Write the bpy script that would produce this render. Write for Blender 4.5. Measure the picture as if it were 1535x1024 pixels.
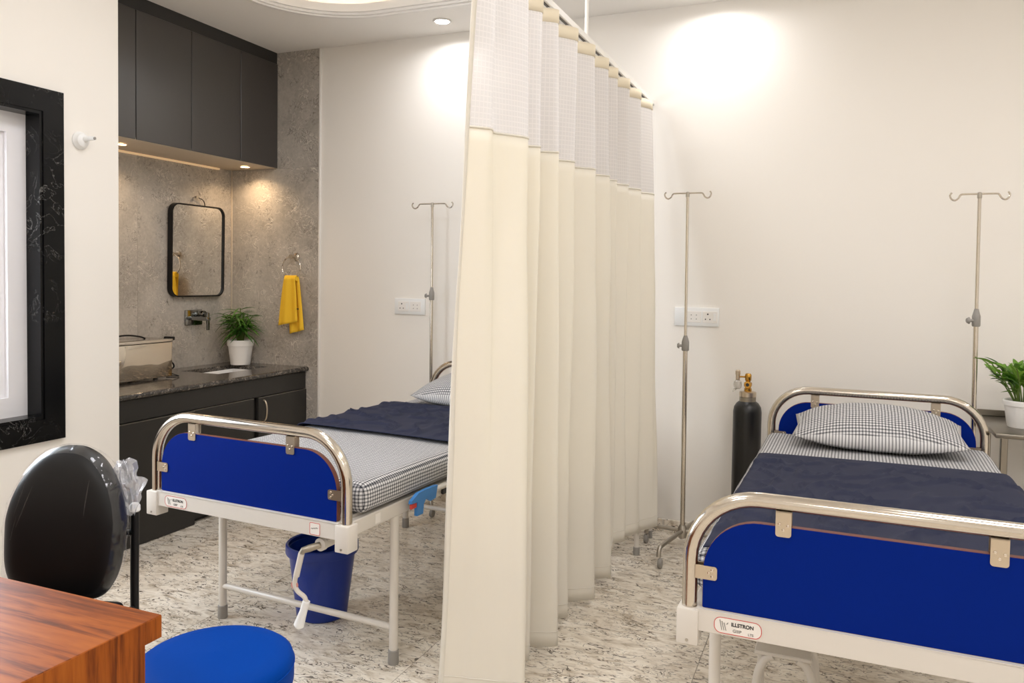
import bpy, bmesh, math, random
from mathutils import Vector, Matrix, noise

for o in list(bpy.data.objects):
    bpy.data.objects.remove(o, do_unlink=True)
scene = bpy.context.scene
COL = scene.collection
R = math.radians
PI = math.pi

# ------------------------------------------------------------------ camera
W_PX, F_PX, CY_PX = 1535.0, 1185.28, 460.446
YAW, PITCH, ROLL, CAM_H = 0.39331, 0.03578, 0.0147, 1.42
fw = Vector((-math.sin(YAW) * math.cos(PITCH), math.cos(YAW) * math.cos(PITCH), -math.sin(PITCH)))
rt = Vector((math.cos(YAW), math.sin(YAW), 0))
up = rt.cross(fw)
r2 = rt * math.cos(ROLL) + up * math.sin(ROLL)
u2 = -rt * math.sin(ROLL) + up * math.cos(ROLL)
cam_data = bpy.data.cameras.new('camera')
cam = bpy.data.objects.new('camera', cam_data)
COL.objects.link(cam)
cam_data.sensor_fit = 'HORIZONTAL'
cam_data.sensor_width = 36.0
cam_data.lens = F_PX / W_PX * 36.0
cam_data.shift_y = -(512.0 - CY_PX) / W_PX
cam_data.clip_start = 0.05
m = Matrix.Identity(4)
for i in range(3):
    m[i][0], m[i][1], m[i][2] = r2[i], u2[i], -fw[i]
m[2][3] = CAM_H
cam.matrix_world = m
scene.camera = cam

# ------------------------------------------------------------------ world, exposure
world = bpy.data.worlds.new('world')
scene.world = world
world.use_nodes = True
bg = world.node_tree.nodes['Background']
bg.inputs[0].default_value = (0.85, 0.92, 1.0, 1)
bg.inputs[1].default_value = 1.0
vs = scene.view_settings
vs.view_transform = 'Standard'
vs.look = 'None'
vs.gamma = 1.0
vs.use_curve_mapping = False
vs.exposure = -0.12
P_DOWN = 3.8       # watts of a ceiling downlight
P_TRAY_FILL = 13.5       # watts of each added fill lamp in the ceiling tray
P_COVE = 7.0        # emission of the warm cove strip
P_WIN = 150.0        # daylight through the window
WARM = (1.0, 0.86, 0.70)
NEUT = (0.965, 0.968, 1.0)

# room dimensions
YB, XN, XW, XR, YR, ZC = 4.445, -4.004, -3.22, 2.7, -2.5, 2.942
YC = 2.80            # end of the window wall


# ------------------------------------------------------------------ materials
def lin(c):
    c = c / 255.0
    return c / 12.92 if c <= 0.04045 else ((c + 0.055) / 1.055) ** 2.4


def rgb(r, g, b):
    return (lin(r), lin(g), lin(b), 1.0)


MATS = {}


class NT:
    """small helper around a node tree"""
    def __init__(self, name):
        self.m = bpy.data.materials.new(name)
        self.m.use_nodes = True
        self.t = self.m.node_tree
        self.b = self.t.nodes['Principled BSDF']
        self.out = self.t.nodes['Material Output']
        MATS[name] = self.m

    def n(self, typ, **kw):
        nd = self.t.nodes.new(typ)
        for k, v in kw.items():
            setattr(nd, k, v)
        return nd

    def l(self, a, b):
        self.t.links.new(a, b)

    def setin(self, nd, key, v):
        if hasattr(v, 'is_output'):
            self.l(v, nd.inputs[key])
        else:
            nd.inputs[key].default_value = v

    def math(self, op, a, b=None, c=None, clamp=False):
        nd = self.n('ShaderNodeMath', operation=op)
        nd.use_clamp = clamp
        self.setin(nd, 0, a)
        if b is not None:
            self.setin(nd, 1, b)
        if c is not None:
            self.setin(nd, 2, c)
        return nd.outputs[0]

    def coords(self, kind='Object', scale=(1, 1, 1), rot=(0, 0, 0), rand=0.0):
        tc = self.n('ShaderNodeTexCoord')
        src = tc.outputs[kind]
        if rand:
            oi = self.n('ShaderNodeObjectInfo')
            add = self.n('ShaderNodeVectorMath', operation='ADD')
            mul = self.n('ShaderNodeVectorMath', operation='SCALE')
            cmb = self.n('ShaderNodeCombineXYZ')
            self.l(oi.outputs['Random'], cmb.inputs[0])
            self.l(oi.outputs['Random'], cmb.inputs[1])
            self.l(oi.outputs['Random'], cmb.inputs[2])
            self.l(cmb.outputs[0], mul.inputs[0])
            mul.inputs['Scale'].default_value = rand
            self.l(src, add.inputs[0])
            self.l(mul.outputs[0], add.inputs[1])
            src = add.outputs[0]
        mp = self.n('ShaderNodeMapping')
        mp.inputs['Scale'].default_value = scale
        mp.inputs['Rotation'].default_value = rot
        self.l(src, mp.inputs[0])
        return mp.outputs[0]

    def noise(self, vec, scale, detail=3, rough=0.5, dist=0.0):
        nd = self.n('ShaderNodeTexNoise')
        nd.inputs['Scale'].default_value = scale
        nd.inputs['Detail'].default_value = detail
        nd.inputs['Roughness'].default_value = rough
        nd.inputs['Distortion'].default_value = dist
        self.l(vec, nd.inputs['Vector'])
        return nd.outputs['Fac']

    def ramp(self, fac, stops, interp='LINEAR'):
        nd = self.n('ShaderNodeValToRGB')
        nd.color_ramp.interpolation = interp
        el = nd.color_ramp.elements
        while len(el) < len(stops):
            el.new(0.5)
        for e, (p, c) in zip(el, stops):
            e.position = p
            e.color = c if len(c) == 4 else (*c, 1)
        self.l(fac, nd.inputs[0])
        return nd.outputs[0]

    def mix(self, fac, a, b, mode='MIX'):
        nd = self.n('ShaderNodeMix', data_type='RGBA', blend_type=mode)
        self.setin(nd, 0, fac)
        self.setin(nd, 6, a)
        self.setin(nd, 7, b)
        return nd.outputs[2]

    def bump(self, h, strength=0.3, dist=0.01):
        nd = self.n('ShaderNodeBump')
        nd.inputs['Strength'].default_value = strength
        nd.inputs['Distance'].default_value = dist
        self.l(h, nd.inputs['Height'])
        self.l(nd.outputs[0], self.b.inputs['Normal'])

    def band(self, v, centre, width):
        """1 where |v-centre| < width (soft)"""
        d = self.math('ABSOLUTE', self.math('SUBTRACT', v, centre))
        return self.math('SUBTRACT', 1.0, self.math('DIVIDE', d, width), clamp=True)


def plain(name, col, rough=0.5, metal=0.0, spec=0.5, bump=0.0, bscale=200, coat=0.0, var=0.0, trans=0.0):
    t = NT(name)
    b = t.b
    b.inputs['Base Color'].default_value = col
    b.inputs['Roughness'].default_value = rough
    b.inputs['Metallic'].default_value = metal
    b.inputs['Specular IOR Level'].default_value = spec
    b.inputs['Coat Weight'].default_value = coat
    b.inputs['Transmission Weight'].default_value = trans
    v = t.coords()
    if var:
        nz = t.noise(v, 6.0, 4)
        dark = tuple(c * (1 - var) for c in col[:3]) + (1,)
        light = tuple(min(1, c * (1 + var)) for c in col[:3]) + (1,)
        t.l(t.ramp(nz, [(0.3, dark), (0.7, light)]), b.inputs['Base Color'])
    if bump:
        t.bump(t.noise(v, bscale, 3), bump, 0.002)
    return t.m


plain('wall_paint', rgb(244, 239, 231), 0.75, spec=0.25, bump=0.05, bscale=90)
plain('ceiling_paint', rgb(248, 244, 238), 0.85, spec=0.2)
plain('white_gloss', rgb(240, 236, 230), 0.35)
plain('enamel', rgb(218, 211, 201), 0.28, spec=0.5)
plain('grey_plastic', rgb(150, 146, 140), 0.45)
plain('white_plastic', rgb(240, 240, 238), 0.35)
plain('black_plastic', rgb(14, 14, 15), 0.4, spec=0.3)
plain('vinyl_black', rgb(12, 12, 13), 0.42, spec=0.35)
plain('blue_laminate', rgb(0, 33, 122), 0.45, spec=0.06)
plain('blue_bin', rgb(10, 46, 138), 0.32, spec=0.45)
plain('blue_vinyl', rgb(0, 60, 148), 0.55, spec=0.04, bump=0.05, bscale=400)
plain('blue_clip', rgb(62, 130, 196), 0.4)
plain('red_plastic', rgb(206, 62, 50), 0.4)
plain('pink_plastic', rgb(214, 150, 140), 0.5)
plain('edge_brown', rgb(120, 66, 50), 0.5)
plain('dark_cabinet', rgb(64, 60, 57), 0.28, spec=0.7)
plain('dark_fascia', rgb(42, 40, 38), 0.4)
plain('dark_low', rgb(44, 42, 39), 0.42, spec=0.4)
plain('beige_board', rgb(206, 192, 172), 0.5)
plain('steel', rgb(206, 198, 186), 0.16, metal=1.0)
plain('steel_bright', rgb(214, 204, 190), 0.09, metal=1.0)
plain('steel_satin', rgb(204, 190, 170), 0.32, metal=1.0)
plain('steel_dull', rgb(184, 178, 168), 0.38, metal=1.0)
plain('trolley_steel', rgb(140, 134, 124), 0.3, metal=1.0)
plain('chrome_dark', rgb(150, 152, 150), 0.1, metal=1.0)
plain('brass', rgb(196, 150, 70), 0.25, metal=1.0)
plain('cylinder_black', rgb(16, 16, 16), 0.35, var=0.3)
plain('worn_steel', rgb(150, 142, 128), 0.4, metal=0.8, var=0.25)
plain('mirror', (0.86, 0.86, 0.84, 1), 0.02, metal=1.0)
plain('pot_white', rgb(240, 238, 235), 0.35)
plain('soil', rgb(52, 38, 28), 0.95, var=0.3)
plain('yellow_towel', rgb(253, 204, 62), 0.9, spec=0.1, bump=0.25, bscale=600)
plain('tag_black', rgb(30, 30, 30), 0.6)
plain('ink', rgb(45, 44, 44), 0.6)
plain('ink_grey', rgb(120, 116, 112), 0.6)
plain('ink_red', rgb(206, 60, 56), 0.6)
plain('sticker', rgb(238, 232, 224), 0.4)
plain('ceramic', rgb(246, 245, 243), 0.12, spec=0.6)
plain('grout', rgb(150, 142, 130), 0.9)
plain('grout_white', rgb(226, 220, 210), 0.9)
plain('hose_clear', rgb(226, 222, 214), 0.2, trans=0.6)
plain('upvc', rgb(240, 238, 240), 0.3)
plain('navy_cloth', rgb(42, 46, 66), 0.66, spec=0.14, bump=0.06, bscale=30, var=0.03)
plain('rail_white', rgb(238, 234, 226), 0.4)
plain('slot_dark', rgb(90, 86, 80), 0.6)
plain('tab_cream', rgb(243, 231, 206), 0.8, spec=0.15)


def emit(name, col, strength):
    t = NT(name)
    t.b.inputs['Base Color'].default_value = (*col, 1)
    t.b.inputs['Emission Color'].default_value = (*col, 1)
    t.b.inputs['Emission Strength'].default_value = strength


emit('lamp_lens', NEUT, 14.0)
emit('warm_lens', (1.0, 0.72, 0.42), 22.0)
emit('warm_strip', (1.0, 0.70, 0.40), 0.3)
emit('cove_strip', (1.0, 0.86, 0.70), P_COVE)
emit('fill_lens', NEUT, 3.0)  # glowing face of the added fill lamps


def mat_floor():
    t = NT('floor_tile')
    v = t.coords(scale=(1.0, 2.1, 1.0), rot=(0, 0, R(7)), rand=9.0)
    big = t.noise(v, 2.6, 4, 0.6, 1.2)
    mid = t.noise(v, 9.0, 4, 0.6, 1.5)
    base = t.ramp(mid, [(0.30, rgb(186, 171, 150)), (0.45, rgb(230, 219, 202)), (0.60, rgb(248, 240, 226)), (0.8, rgb(210, 194, 170))])
    base = t.mix(t.math('MULTIPLY', t.ramp(big, [(0.45, (0, 0, 0)), (0.7, (1, 1, 1))]), 0.30), base, rgb(172, 152, 126))
    c1 = t.noise(v, 13.0, 2, 0.5, 1.3)
    l1 = t.band(c1, 0.5, 0.022)
    k1 = t.ramp(t.noise(v, 7.0, 2, 0.5, 0.6), [(0.46, (0, 0, 0)), (0.54, (1, 1, 1))])
    d1 = t.math('MULTIPLY', l1, k1)
    c2 = t.noise(v, 24.0, 2, 0.5, 1.0)
    l2 = t.band(c2, 0.55, 0.04)
    k2 = t.ramp(t.noise(v, 11.0, 2, 0.5, 0.3), [(0.52, (0, 0, 0)), (0.62, (1, 1, 1))])
    d2 = t.math('MULTIPLY', l2, k2)
    c3 = t.ramp(t.noise(v, 17.0, 2, 0.45, 2.0), [(0.655, (0, 0, 0)), (0.69, (1, 1, 1))])
    col = t.mix(t.math('MULTIPLY', d2, 1.0, clamp=True), base, rgb(104, 90, 74))
    col = t.mix(t.math('MULTIPLY', d1, 1.1, clamp=True), col, rgb(74, 62, 50))
    col = t.mix(t.math('MULTIPLY', c3, 0.8), col, rgb(60, 52, 44))
    t.l(col, t.b.inputs['Base Color'])
    t.b.inputs['Roughness'].default_value = 0.16
    t.b.inputs['Specular IOR Level'].default_value = 0.45


def mat_stone():
    t = NT('stone_wall')
    v = t.coords(rand=5.0)
    big = t.noise(v, 2.2, 5, 0.6, 0.8)
    base = t.ramp(big, [(0.3, rgb(164, 157, 147)), (0.5, rgb(190, 183, 173)), (0.72, rgb(206, 199, 189))])
    c1 = t.noise(v, 13.0, 2, 0.5, 1.8)
    l1 = t.band(c1, 0.5, 0.032)
    k1 = t.ramp(t.noise(v, 6.0, 2), [(0.42, (0, 0, 0)), (0.58, (1, 1, 1))])
    d1 = t.math('MULTIPLY', l1, k1)
    c2 = t.noise(v, 20.0, 2, 0.5, 1.6)
    l2 = t.band(c2, 0.52, 0.03)
    k2 = t.ramp(t.noise(v, 9.0, 2, 0.5), [(0.5, (0, 0, 0)), (0.6, (1, 1, 1))])
    d2 = t.math('MULTIPLY', l2, k2)
    col = t.mix(t.math('MULTIPLY', d1, 1.0, clamp=True), base, rgb(232, 224, 212))
    col = t.mix(t.math('MULTIPLY', d2, 0.8, clamp=True), col, rgb(86, 78, 68))
    fine = t.noise(v, 60.0, 3)
    col = t.mix(0.22, col, t.ramp(fine, [(0.3, rgb(96, 90, 80)), (0.7, rgb(190, 180, 168))]))
    t.l(col, t.b.inputs['Base Color'])
    t.b.inputs['Roughness'].default_value = 0.42
    h = t.math('ADD', t.math('MULTIPLY', d1, 0.6), t.math('MULTIPLY', t.noise(v, 26, 3), 0.6))
    t.bump(h, 0.55, 0.008)


def mat_granite(name, dark, mid, light, vein=False):
    t = NT(name)
    v = t.coords()
    if vein:
        a = t.noise(v, 7.0, 4, 0.65, 1.6)
        l1 = t.math('MULTIPLY', t.band(a, 0.5, 0.010), t.ramp(t.noise(v, 3.0, 2), [(0.5, (0, 0, 0)), (0.62, (1, 1, 1))]))
        base = t.ramp(t.noise(v, 5, 3), [(0.3, dark), (0.7, mid)])
        col = t.mix(t.math('MULTIPLY', l1, 0.7, clamp=True), base, light)
    else:
        a = t.noise(v, 60, 4, 0.65, 1.2)
        b2 = t.noise(v, 16, 3, 0.6, 1.0)
        s = t.math('ADD', t.math('MULTIPLY', a, 0.7), t.math('MULTIPLY', b2, 0.3))
        col = t.ramp(s, [(0.40, dark), (0.52, mid), (0.64, light)])
    t.l(col, t.b.inputs['Base Color'])
    t.b.inputs['Roughness'].default_value = 0.22 if vein else 0.10
    t.b.inputs['Specular IOR Level'].default_value = 0.2 if vein else 0.6


def mat_wood(name, along):
    t = NT(name)
    sc = {'x': (0.7, 9, 9), 'z': (9, 9, 0.7)}[along]
    v = t.coords(scale=sc)
    a = t.noise(v, 2.2, 5, 0.6, 0.6)
    b2 = t.noise(v, 9.0, 4, 0.7, 0.2)
    s = t.math('ADD', t.math('MULTIPLY', a, 0.72), t.math('MULTIPLY', b2, 0.28))
    col = t.ramp(s, [(0.36, rgb(74, 32, 6)), (0.44, rgb(118, 56, 12)), (0.51, rgb(148, 76, 20)), (0.60, rgb(164, 89, 26)), (0.70, rgb(122, 58, 13))])
    t.l(col, t.b.inputs['Base Color'])
    t.b.inputs['Roughness'].default_value = 0.42
    t.b.inputs['Specular IOR Level'].default_value = 0.18
    t.bump(b2, 0.04, 0.001)


def mat_plaid(name, axes, period=0.0165, warp=0.0):
    t = NT(name)
    tc = t.n('ShaderNodeTexCoord')
    src = tc.outputs['Object']
    if warp:
        nz = t.n('ShaderNodeTexNoise')
        nz.inputs['Scale'].default_value = 5
        t.l(src, nz.inputs['Vector'])
        mul = t.n('ShaderNodeVectorMath', operation='SCALE')
        mul.inputs['Scale'].default_value = warp
        t.l(nz.outputs['Color'], mul.inputs[0])
        ad = t.n('ShaderNodeVectorMath', operation='ADD')
        t.l(src, ad.inputs[0])
        t.l(mul.outputs[0], ad.inputs[1])
        src = ad.outputs[0]
    sp = t.n('ShaderNodeSeparateXYZ')
    t.l(src, sp.inputs[0])
    sn = t.n('ShaderNodeSeparateXYZ')
    t.l(tc.outputs['Normal'], sn.inputs[0])
    line, soft = None, None
    for i, ax in enumerate('xyz'):
        if ax not in axes:
            continue
        fr = t.math('FRACT', t.math('DIVIDE', sp.outputs[i], period))
        d = t.math('ABSOLUTE', t.math('SUBTRACT', fr, 0.5))
        ln = t.math('LESS_THAN', d, 0.15)
        sf = t.math('LESS_THAN', t.math('ABSOLUTE', t.math('SUBTRACT', d, 0.27)), 0.05)
        mk = t.math('LESS_THAN', t.math('ABSOLUTE', sn.outputs[i]), 0.74)
        ln = t.math('MULTIPLY', ln, mk)
        sf = t.math('MULTIPLY', sf, mk)
        line = ln if line is None else t.math('ADD', line, ln)
        soft = sf if soft is None else t.math('ADD', soft, sf)
    col = t.mix(t.math('MULTIPLY', soft, 0.55, clamp=True), rgb(232, 230, 228), rgb(110, 110, 118))
    col = t.mix(t.math('MULTIPLY', line, 0.72, clamp=True), col, rgb(34, 36, 46))
    t.l(col, t.b.inputs['Base Color'])
    t.b.inputs['Roughness'].default_value = 0.85
    t.b.inputs['Specular IOR Level'].default_value = 0.15


def mat_cloth_translucent(name, col, tcol, fac, bumpy=0.0):
    t = NT(name)
    t.b.inputs['Base Color'].default_value = col
    t.b.inputs['Roughness'].default_value = 0.55
    t.b.inputs['Specular IOR Level'].default_value = 0.25
    t.b.inputs['Sheen Weight'].default_value = 0.15
    tr = t.n('ShaderNodeBsdfTranslucent')
    tr.inputs[0].default_value = tcol
    mx = t.n('ShaderNodeMixShader')
    mx.inputs[0].default_value = fac
    t.l(t.b.outputs[0], mx.inputs[1])
    t.l(tr.outputs[0], mx.inputs[2])
    t.l(mx.outputs[0], t.out.inputs[0])
    if bumpy:
        t.bump(t.noise(t.coords(scale=(8, 8, 0.5)), 3.0, 3), bumpy, 0.01)


def mat_net():
    """white curtain net: square holes woven in a cloth, from UV in metres"""
    t = NT('curtain_net')
    uv = t.n('ShaderNodeTexCoord').outputs['UV']
    sp = t.n('ShaderNodeSeparateXYZ')
    t.l(uv, sp.inputs[0])
    lines = None
    for i in (0, 1):
        fr = t.math('FRACT', t.math('DIVIDE', sp.outputs[i], 0.017))
        d = t.math('ABSOLUTE', t.math('SUBTRACT', fr, 0.5))
        ln = t.math('LESS_THAN', d, 0.1)
        lines = ln if lines is None else t.math('MAXIMUM', lines, ln)
    t.b.inputs['Base Color'].default_value = rgb(232, 227, 222)
    t.b.inputs['Roughness'].default_value = 0.8
    t.b.inputs['Specular IOR Level'].default_value = 0.1
    tl = t.n('ShaderNodeBsdfTranslucent')
    tl.inputs[0].default_value = rgb(222, 217, 214)
    m1 = t.n('ShaderNodeMixShader')
    m1.inputs[0].default_value = 0.35
    t.l(t.b.outputs[0], m1.inputs[1])
    t.l(tl.outputs[0], m1.inputs[2])
    tp = t.n('ShaderNodeBsdfTransparent')
    m2 = t.n('ShaderNodeMixShader')
    fac = t.math('ADD', t.math('MULTIPLY', lines, 0.11), 0.84, clamp=True)
    t.l(fac, m2.inputs[0])
    t.l(tp.outputs[0], m2.inputs[1])
    t.l(m1.outputs[0], m2.inputs[2])
    t.l(m2.outputs[0], t.out.inputs[0])


def mat_wrap(name, dif, face, base):
    t = NT(name)
    gl = t.n('ShaderNodeBsdfGlossy')
    gl.inputs['Roughness'].default_value = 0.08
    gl.inputs['Color'].default_value = (0.95, 0.95, 0.97, 1)
    df = t.n('ShaderNodeBsdfDiffuse')
    df.inputs[0].default_value = (0.85, 0.86, 0.9, 1)
    tp = t.n('ShaderNodeBsdfTransparent')
    lw = t.n('ShaderNodeLayerWeight')
    lw.inputs[0].default_value = 0.25
    a = t.n('ShaderNodeMixShader')
    a.inputs[0].default_value = dif
    t.l(gl.outputs[0], a.inputs[1])
    t.l(df.outputs[0], a.inputs[2])
    b2 = t.n('ShaderNodeMixShader')
    t.l(t.math('ADD', t.math('MULTIPLY', lw.outputs['Facing'], face), base, clamp=True), b2.inputs[0])
    t.l(tp.outputs[0], b2.inputs[1])
    t.l(a.outputs[0], b2.inputs[2])
    t.l(b2.outputs[0], t.out.inputs[0])


def mat_leaf(name, c1, c2):
    t = NT(name)
    oi = t.n('ShaderNodeObjectInfo')
    col = t.ramp(oi.outputs['Random'], [(0.0, c1), (1.0, c2)])
    t.l(col, t.b.inputs['Base Color'])
    t.b.inputs['Roughness'].default_value = 0.4
    tr = t.n('ShaderNodeBsdfTranslucent')
    t.l(col, tr.inputs[0])
    mx = t.n('ShaderNodeMixShader')
    mx.inputs[0].default_value = 0.25
    t.l(t.b.outputs[0], mx.inputs[1])
    t.l(tr.outputs[0], mx.inputs[2])
    t.l(mx.outputs[0], t.out.inputs[0])


def mat_glass_frost():
    t = NT('frosted_glass')
    t.b.inputs['Base Color'].default_value = rgb(232, 232, 236)
    t.b.inputs['Roughness'].default_value = 0.35
    t.bump(t.noise(t.coords(), 260, 2), 0.5, 0.003)
    tp = t.n('ShaderNodeBsdfTransparent')
    tp.inputs[0].default_value = (0.96, 0.97, 0.98, 1)
    mx = t.n('ShaderNodeMixShader')
    mx.inputs[0].default_value = 0.42
    t.l(tp.outputs[0], mx.inputs[1])
    t.l(t.b.outputs[0], mx.inputs[2])
    t.l(mx.outputs[0], t.out.inputs[0])


def mat_wavy():
    t = NT('steel_wavy')
    t.b.inputs['Base Color'].default_value = rgb(220, 208, 190)
    t.b.inputs['Metallic'].default_value = 1.0
    t.b.inputs['Roughness'].default_value = 0.06
    t.bump(t.noise(t.coords(), 4.0, 1, 0.3, 0.3), 1.0, 0.025)


mat_wavy()
mat_floor()
mat_stone()
mat_granite('granite_top', rgb(34, 32, 31), rgb(74, 69, 64), rgb(150, 140, 128))
mat_granite('granite_black', rgb(10, 10, 10), rgb(17, 17, 18), rgb(120, 118, 114), vein=True)
mat_wood('wood_top', 'x')
mat_wood('wood_side', 'z')
mat_plaid('plaid_sheet', 'xyz', 0.0125, 0.004)
mat_plaid('plaid_pillow', 'xy', 0.0125, 0.008)
mat_cloth_translucent('curtain_cloth', rgb(252, 249, 242), rgb(254, 243, 212), 0.30, 0.15)
mat_net()
mat_wrap('clear_wrap', 0.12, 0.20, 0.03)
mat_wrap('wrap_bunch', 0.55, 0.30, 0.30)
mat_leaf('leaf_palm', rgb(46, 96, 22), rgb(88, 140, 44))
mat_leaf('leaf_broad', rgb(58, 112, 26), rgb(126, 170, 58))
mat_glass_frost()
plain('stem', rgb(96, 120, 48), 0.6)


# ------------------------------------------------------------------ mesh builder
class MB:
    def __init__(self):
        self.v, self.f, self.uv = [], [], None

    def add(self, vs_, fs_):
        o = len(self.v)
        self.v += [tuple(p) for p in vs_]
        self.f += [tuple(i + o for i in q) for q in fs_]
        return self

    def bm(self, b):
        b.verts.index_update()
        return self.add([v.co[:] for v in b.verts], [[v.index for v in f.verts] for f in b.faces])

    def box(self, x0, x1, y0, y1, z0, z1, bev=0.0, seg=2, mat=None):
        b = bmesh.new()
        bmesh.ops.create_cube(b, size=1.0)
        for v in b.verts:
            v.co = Vector(((x0 + x1) / 2 + v.co.x * (x1 - x0), (y0 + y1) / 2 + v.co.y * (y1 - y0), (z0 + z1) / 2 + v.co.z * (z1 - z0)))
        if bev > 0:
            bmesh.ops.bevel(b, geom=b.edges[:], offset=bev, segments=seg, profile=0.5, affect='EDGES')
        if mat:
            bmesh.ops.transform(b, matrix=mat, verts=b.verts[:])
        self.bm(b)
        b.free()
        return self

    def tube(self, pts, r, n=14, cap=True, closed=False):
        pts = [Vector(p) for p in pts]
        N = len(pts)
        rs = r if isinstance(r, (list, tuple)) else [r] * N
        tang = []
        for i in range(N):
            a = pts[(i - 1) % N] if (closed or i > 0) else pts[i]
            b = pts[(i + 1) % N] if (closed or i < N - 1) else pts[i]
            tang.append((b - a).normalized())
        t0 = tang[0]
        ref = Vector((0, 0, 1)) if abs(t0.z) < 0.9 else Vector((1, 0, 0))
        nrm = (ref - t0 * ref.dot(t0)).normalized()
        V, F = [], []
        for i in range(N):
            t = tang[i]
            nrm = (nrm - t * nrm.dot(t)).normalized()
            bi = t.cross(nrm)
            for k in range(n):
                a = 2 * PI * k / n
                V.append(pts[i] + (nrm * math.cos(a) + bi * math.sin(a)) * rs[i])
        M = N if closed else N - 1
        for i in range(M):
            j = (i + 1) % N
            for k in range(n):
                F.append((i * n + k, i * n + (k + 1) % n, j * n + (k + 1) % n, j * n + k))
        if cap and not closed:
            F.append(tuple(range(n))[::-1])
            F.append(tuple((N - 1) * n + k for k in range(n)))
        return self.add(V, F)

    def lathe(self, prof, c=(0, 0, 0), n=32, axis='z', capb=True, capt=True):
        V, F = [], []
        for (r, h) in prof:
            for k in range(n):
                a = 2 * PI * k / n
                p = (r * math.cos(a), r * math.sin(a), h)
                if axis == 'y':
                    p = (p[0], -p[2], p[1])
                elif axis == 'x':
                    p = (p[2], p[0], p[1])
                V.append((p[0] + c[0], p[1] + c[1], p[2] + c[2]))
        for i in range(len(prof) - 1):
            for k in range(n):
                F.append((i * n + k, i * n + (k + 1) % n, (i + 1) * n + (k + 1) % n, (i + 1) * n + k))
        if capb:
            F.append(tuple(range(n))[::-1])
        if capt:
            F.append(tuple((len(prof) - 1) * n + k for k in range(n)))
        return self.add(V, F)

    def prism(self, outline, d0, d1, plane='xz'):
        """outline 2D (convex or not) extruded along the remaining axis"""
        n = len(outline)

        def P(a, b, d):
            return {'xz': (a, d, b), 'yz': (d, a, b), 'xy': (a, b, d)}[plane]
        V = [P(a, b, d0) for a, b in outline] + [P(a, b, d1) for a, b in outline]
        F = [tuple(range(n)), tuple(range(2 * n - 1, n - 1, -1))]
        for i in range(n):
            j = (i + 1) % n
            F.append((i, i + n, j + n, j))
        return self.add(V, F)

    def ring(self, outer, inner, d0, d1, plane='yz'):
        """frame between two outlines with the same point count, extruded"""
        n = len(outer)

        def P(a, b, d):
            return {'xz': (a, d, b), 'yz': (d, a, b), 'xy': (a, b, d)}[plane]
        V = []
        for d in (d0, d1):
            V += [P(a, b, d) for a, b in outer] + [P(a, b, d) for a, b in inner]
        F = []
        for i in range(n):
            j = (i + 1) % n
            o0, o1, i0, i1 = i, j, n + i, n + j
            F.append((o0, o1, i1, i0))
            F.append((2 * n + o0, 2 * n + i0, 2 * n + i1, 2 * n + o1))
            F.append((o0, 2 * n + o0, 2 * n + o1, o1))
            F.append((i0, i1, 2 * n + i1, 2 * n + i0))
        return self.add(V, F)

    def mesh(self, name, mat, angle=35, smooth=True):
        me = bpy.data.meshes.new(name)
        me.from_pydata(self.v, [], self.f)
        b = bmesh.new()
        b.from_mesh(me)
        bmesh.ops.recalc_face_normals(b, faces=b.faces[:])
        b.to_mesh(me)
        b.free()
        if smooth:
            me.polygons.foreach_set('use_smooth', [True] * len(me.polygons))
            me.set_sharp_from_angle(angle=R(angle))
        me.materials.append(MATS[mat])
        return me

    def build(self, name, mat, parent=None, angle=35, smooth=True, loc=(0, 0, 0)):
        o = bpy.data.objects.new(name, self.mesh(name, mat, angle, smooth))
        COL.objects.link(o)
        o.parent = parent
        o.location = loc
        return o


def tag(o, label=None, cat=None, group=None, kind=None):
    if label:
        o['label'] = label
    if cat:
        o['category'] = cat
    if group:
        o['group'] = group
    if kind:
        o['kind'] = kind
    return o


def thing(name, loc, rz=0.0, label=None, cat=None, group=None):
    o = bpy.data.objects.new(name, None)
    COL.objects.link(o)
    o.location = loc
    o.rotation_euler = (0, 0, rz)
    o.empty_display_size = 0.1
    return tag(o, label, cat, group)


def child(name, mesh, parent, loc=(0, 0, 0), rot=(0, 0, 0), scale=(1, 1, 1)):
    o = bpy.data.objects.new(name, mesh)
    COL.objects.link(o)
    o.parent = parent
    o.location = loc
    o.rotation_euler = rot
    o.scale = scale
    return o


def rrect(x0, x1, y0, y1, r, n=8):
    """rounded rectangle outline; r = single radius or (bl, br, tr, tl)"""
    rs = r if isinstance(r, (list, tuple)) else (r,) * 4
    out = []
    for (cx, cy, a0, q) in ((x0, y0, PI, rs[0]), (x1, y0, 1.5 * PI, rs[1]), (x1, y1, 0, rs[2]), (x0, y1, 0.5 * PI, rs[3])):
        sx = 1 if cx == x0 else -1
        sy = 1 if cy == y0 else -1
        if q <= 0:
            out.append((cx, cy))
            continue
        for k in range(n + 1):
            a = a0 + 0.5 * PI * k / n
            out.append((cx + sx * q + q * math.cos(a), cy + sy * q + q * math.sin(a)))
    return out


def arc_u(h, zb, zt, r, n=10):
    """inverted U in the xz plane"""
    pts = [(-h, 0, zb), (-h, 0, (zb + zt - r) / 2)]
    for k in range(n + 1):
        a = PI - 0.5 * PI * k / n
        pts.append((-h + r + r * math.cos(a), 0, zt - r + r * math.sin(a)))
    for k in range(n + 1):
        a = 0.5 * PI - 0.5 * PI * k / n
        pts.append((h - r + r * math.cos(a), 0, zt - r + r * math.sin(a)))
    pts += [(h, 0, (zb + zt - r) / 2), (h, 0, zb)]
    return pts


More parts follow.
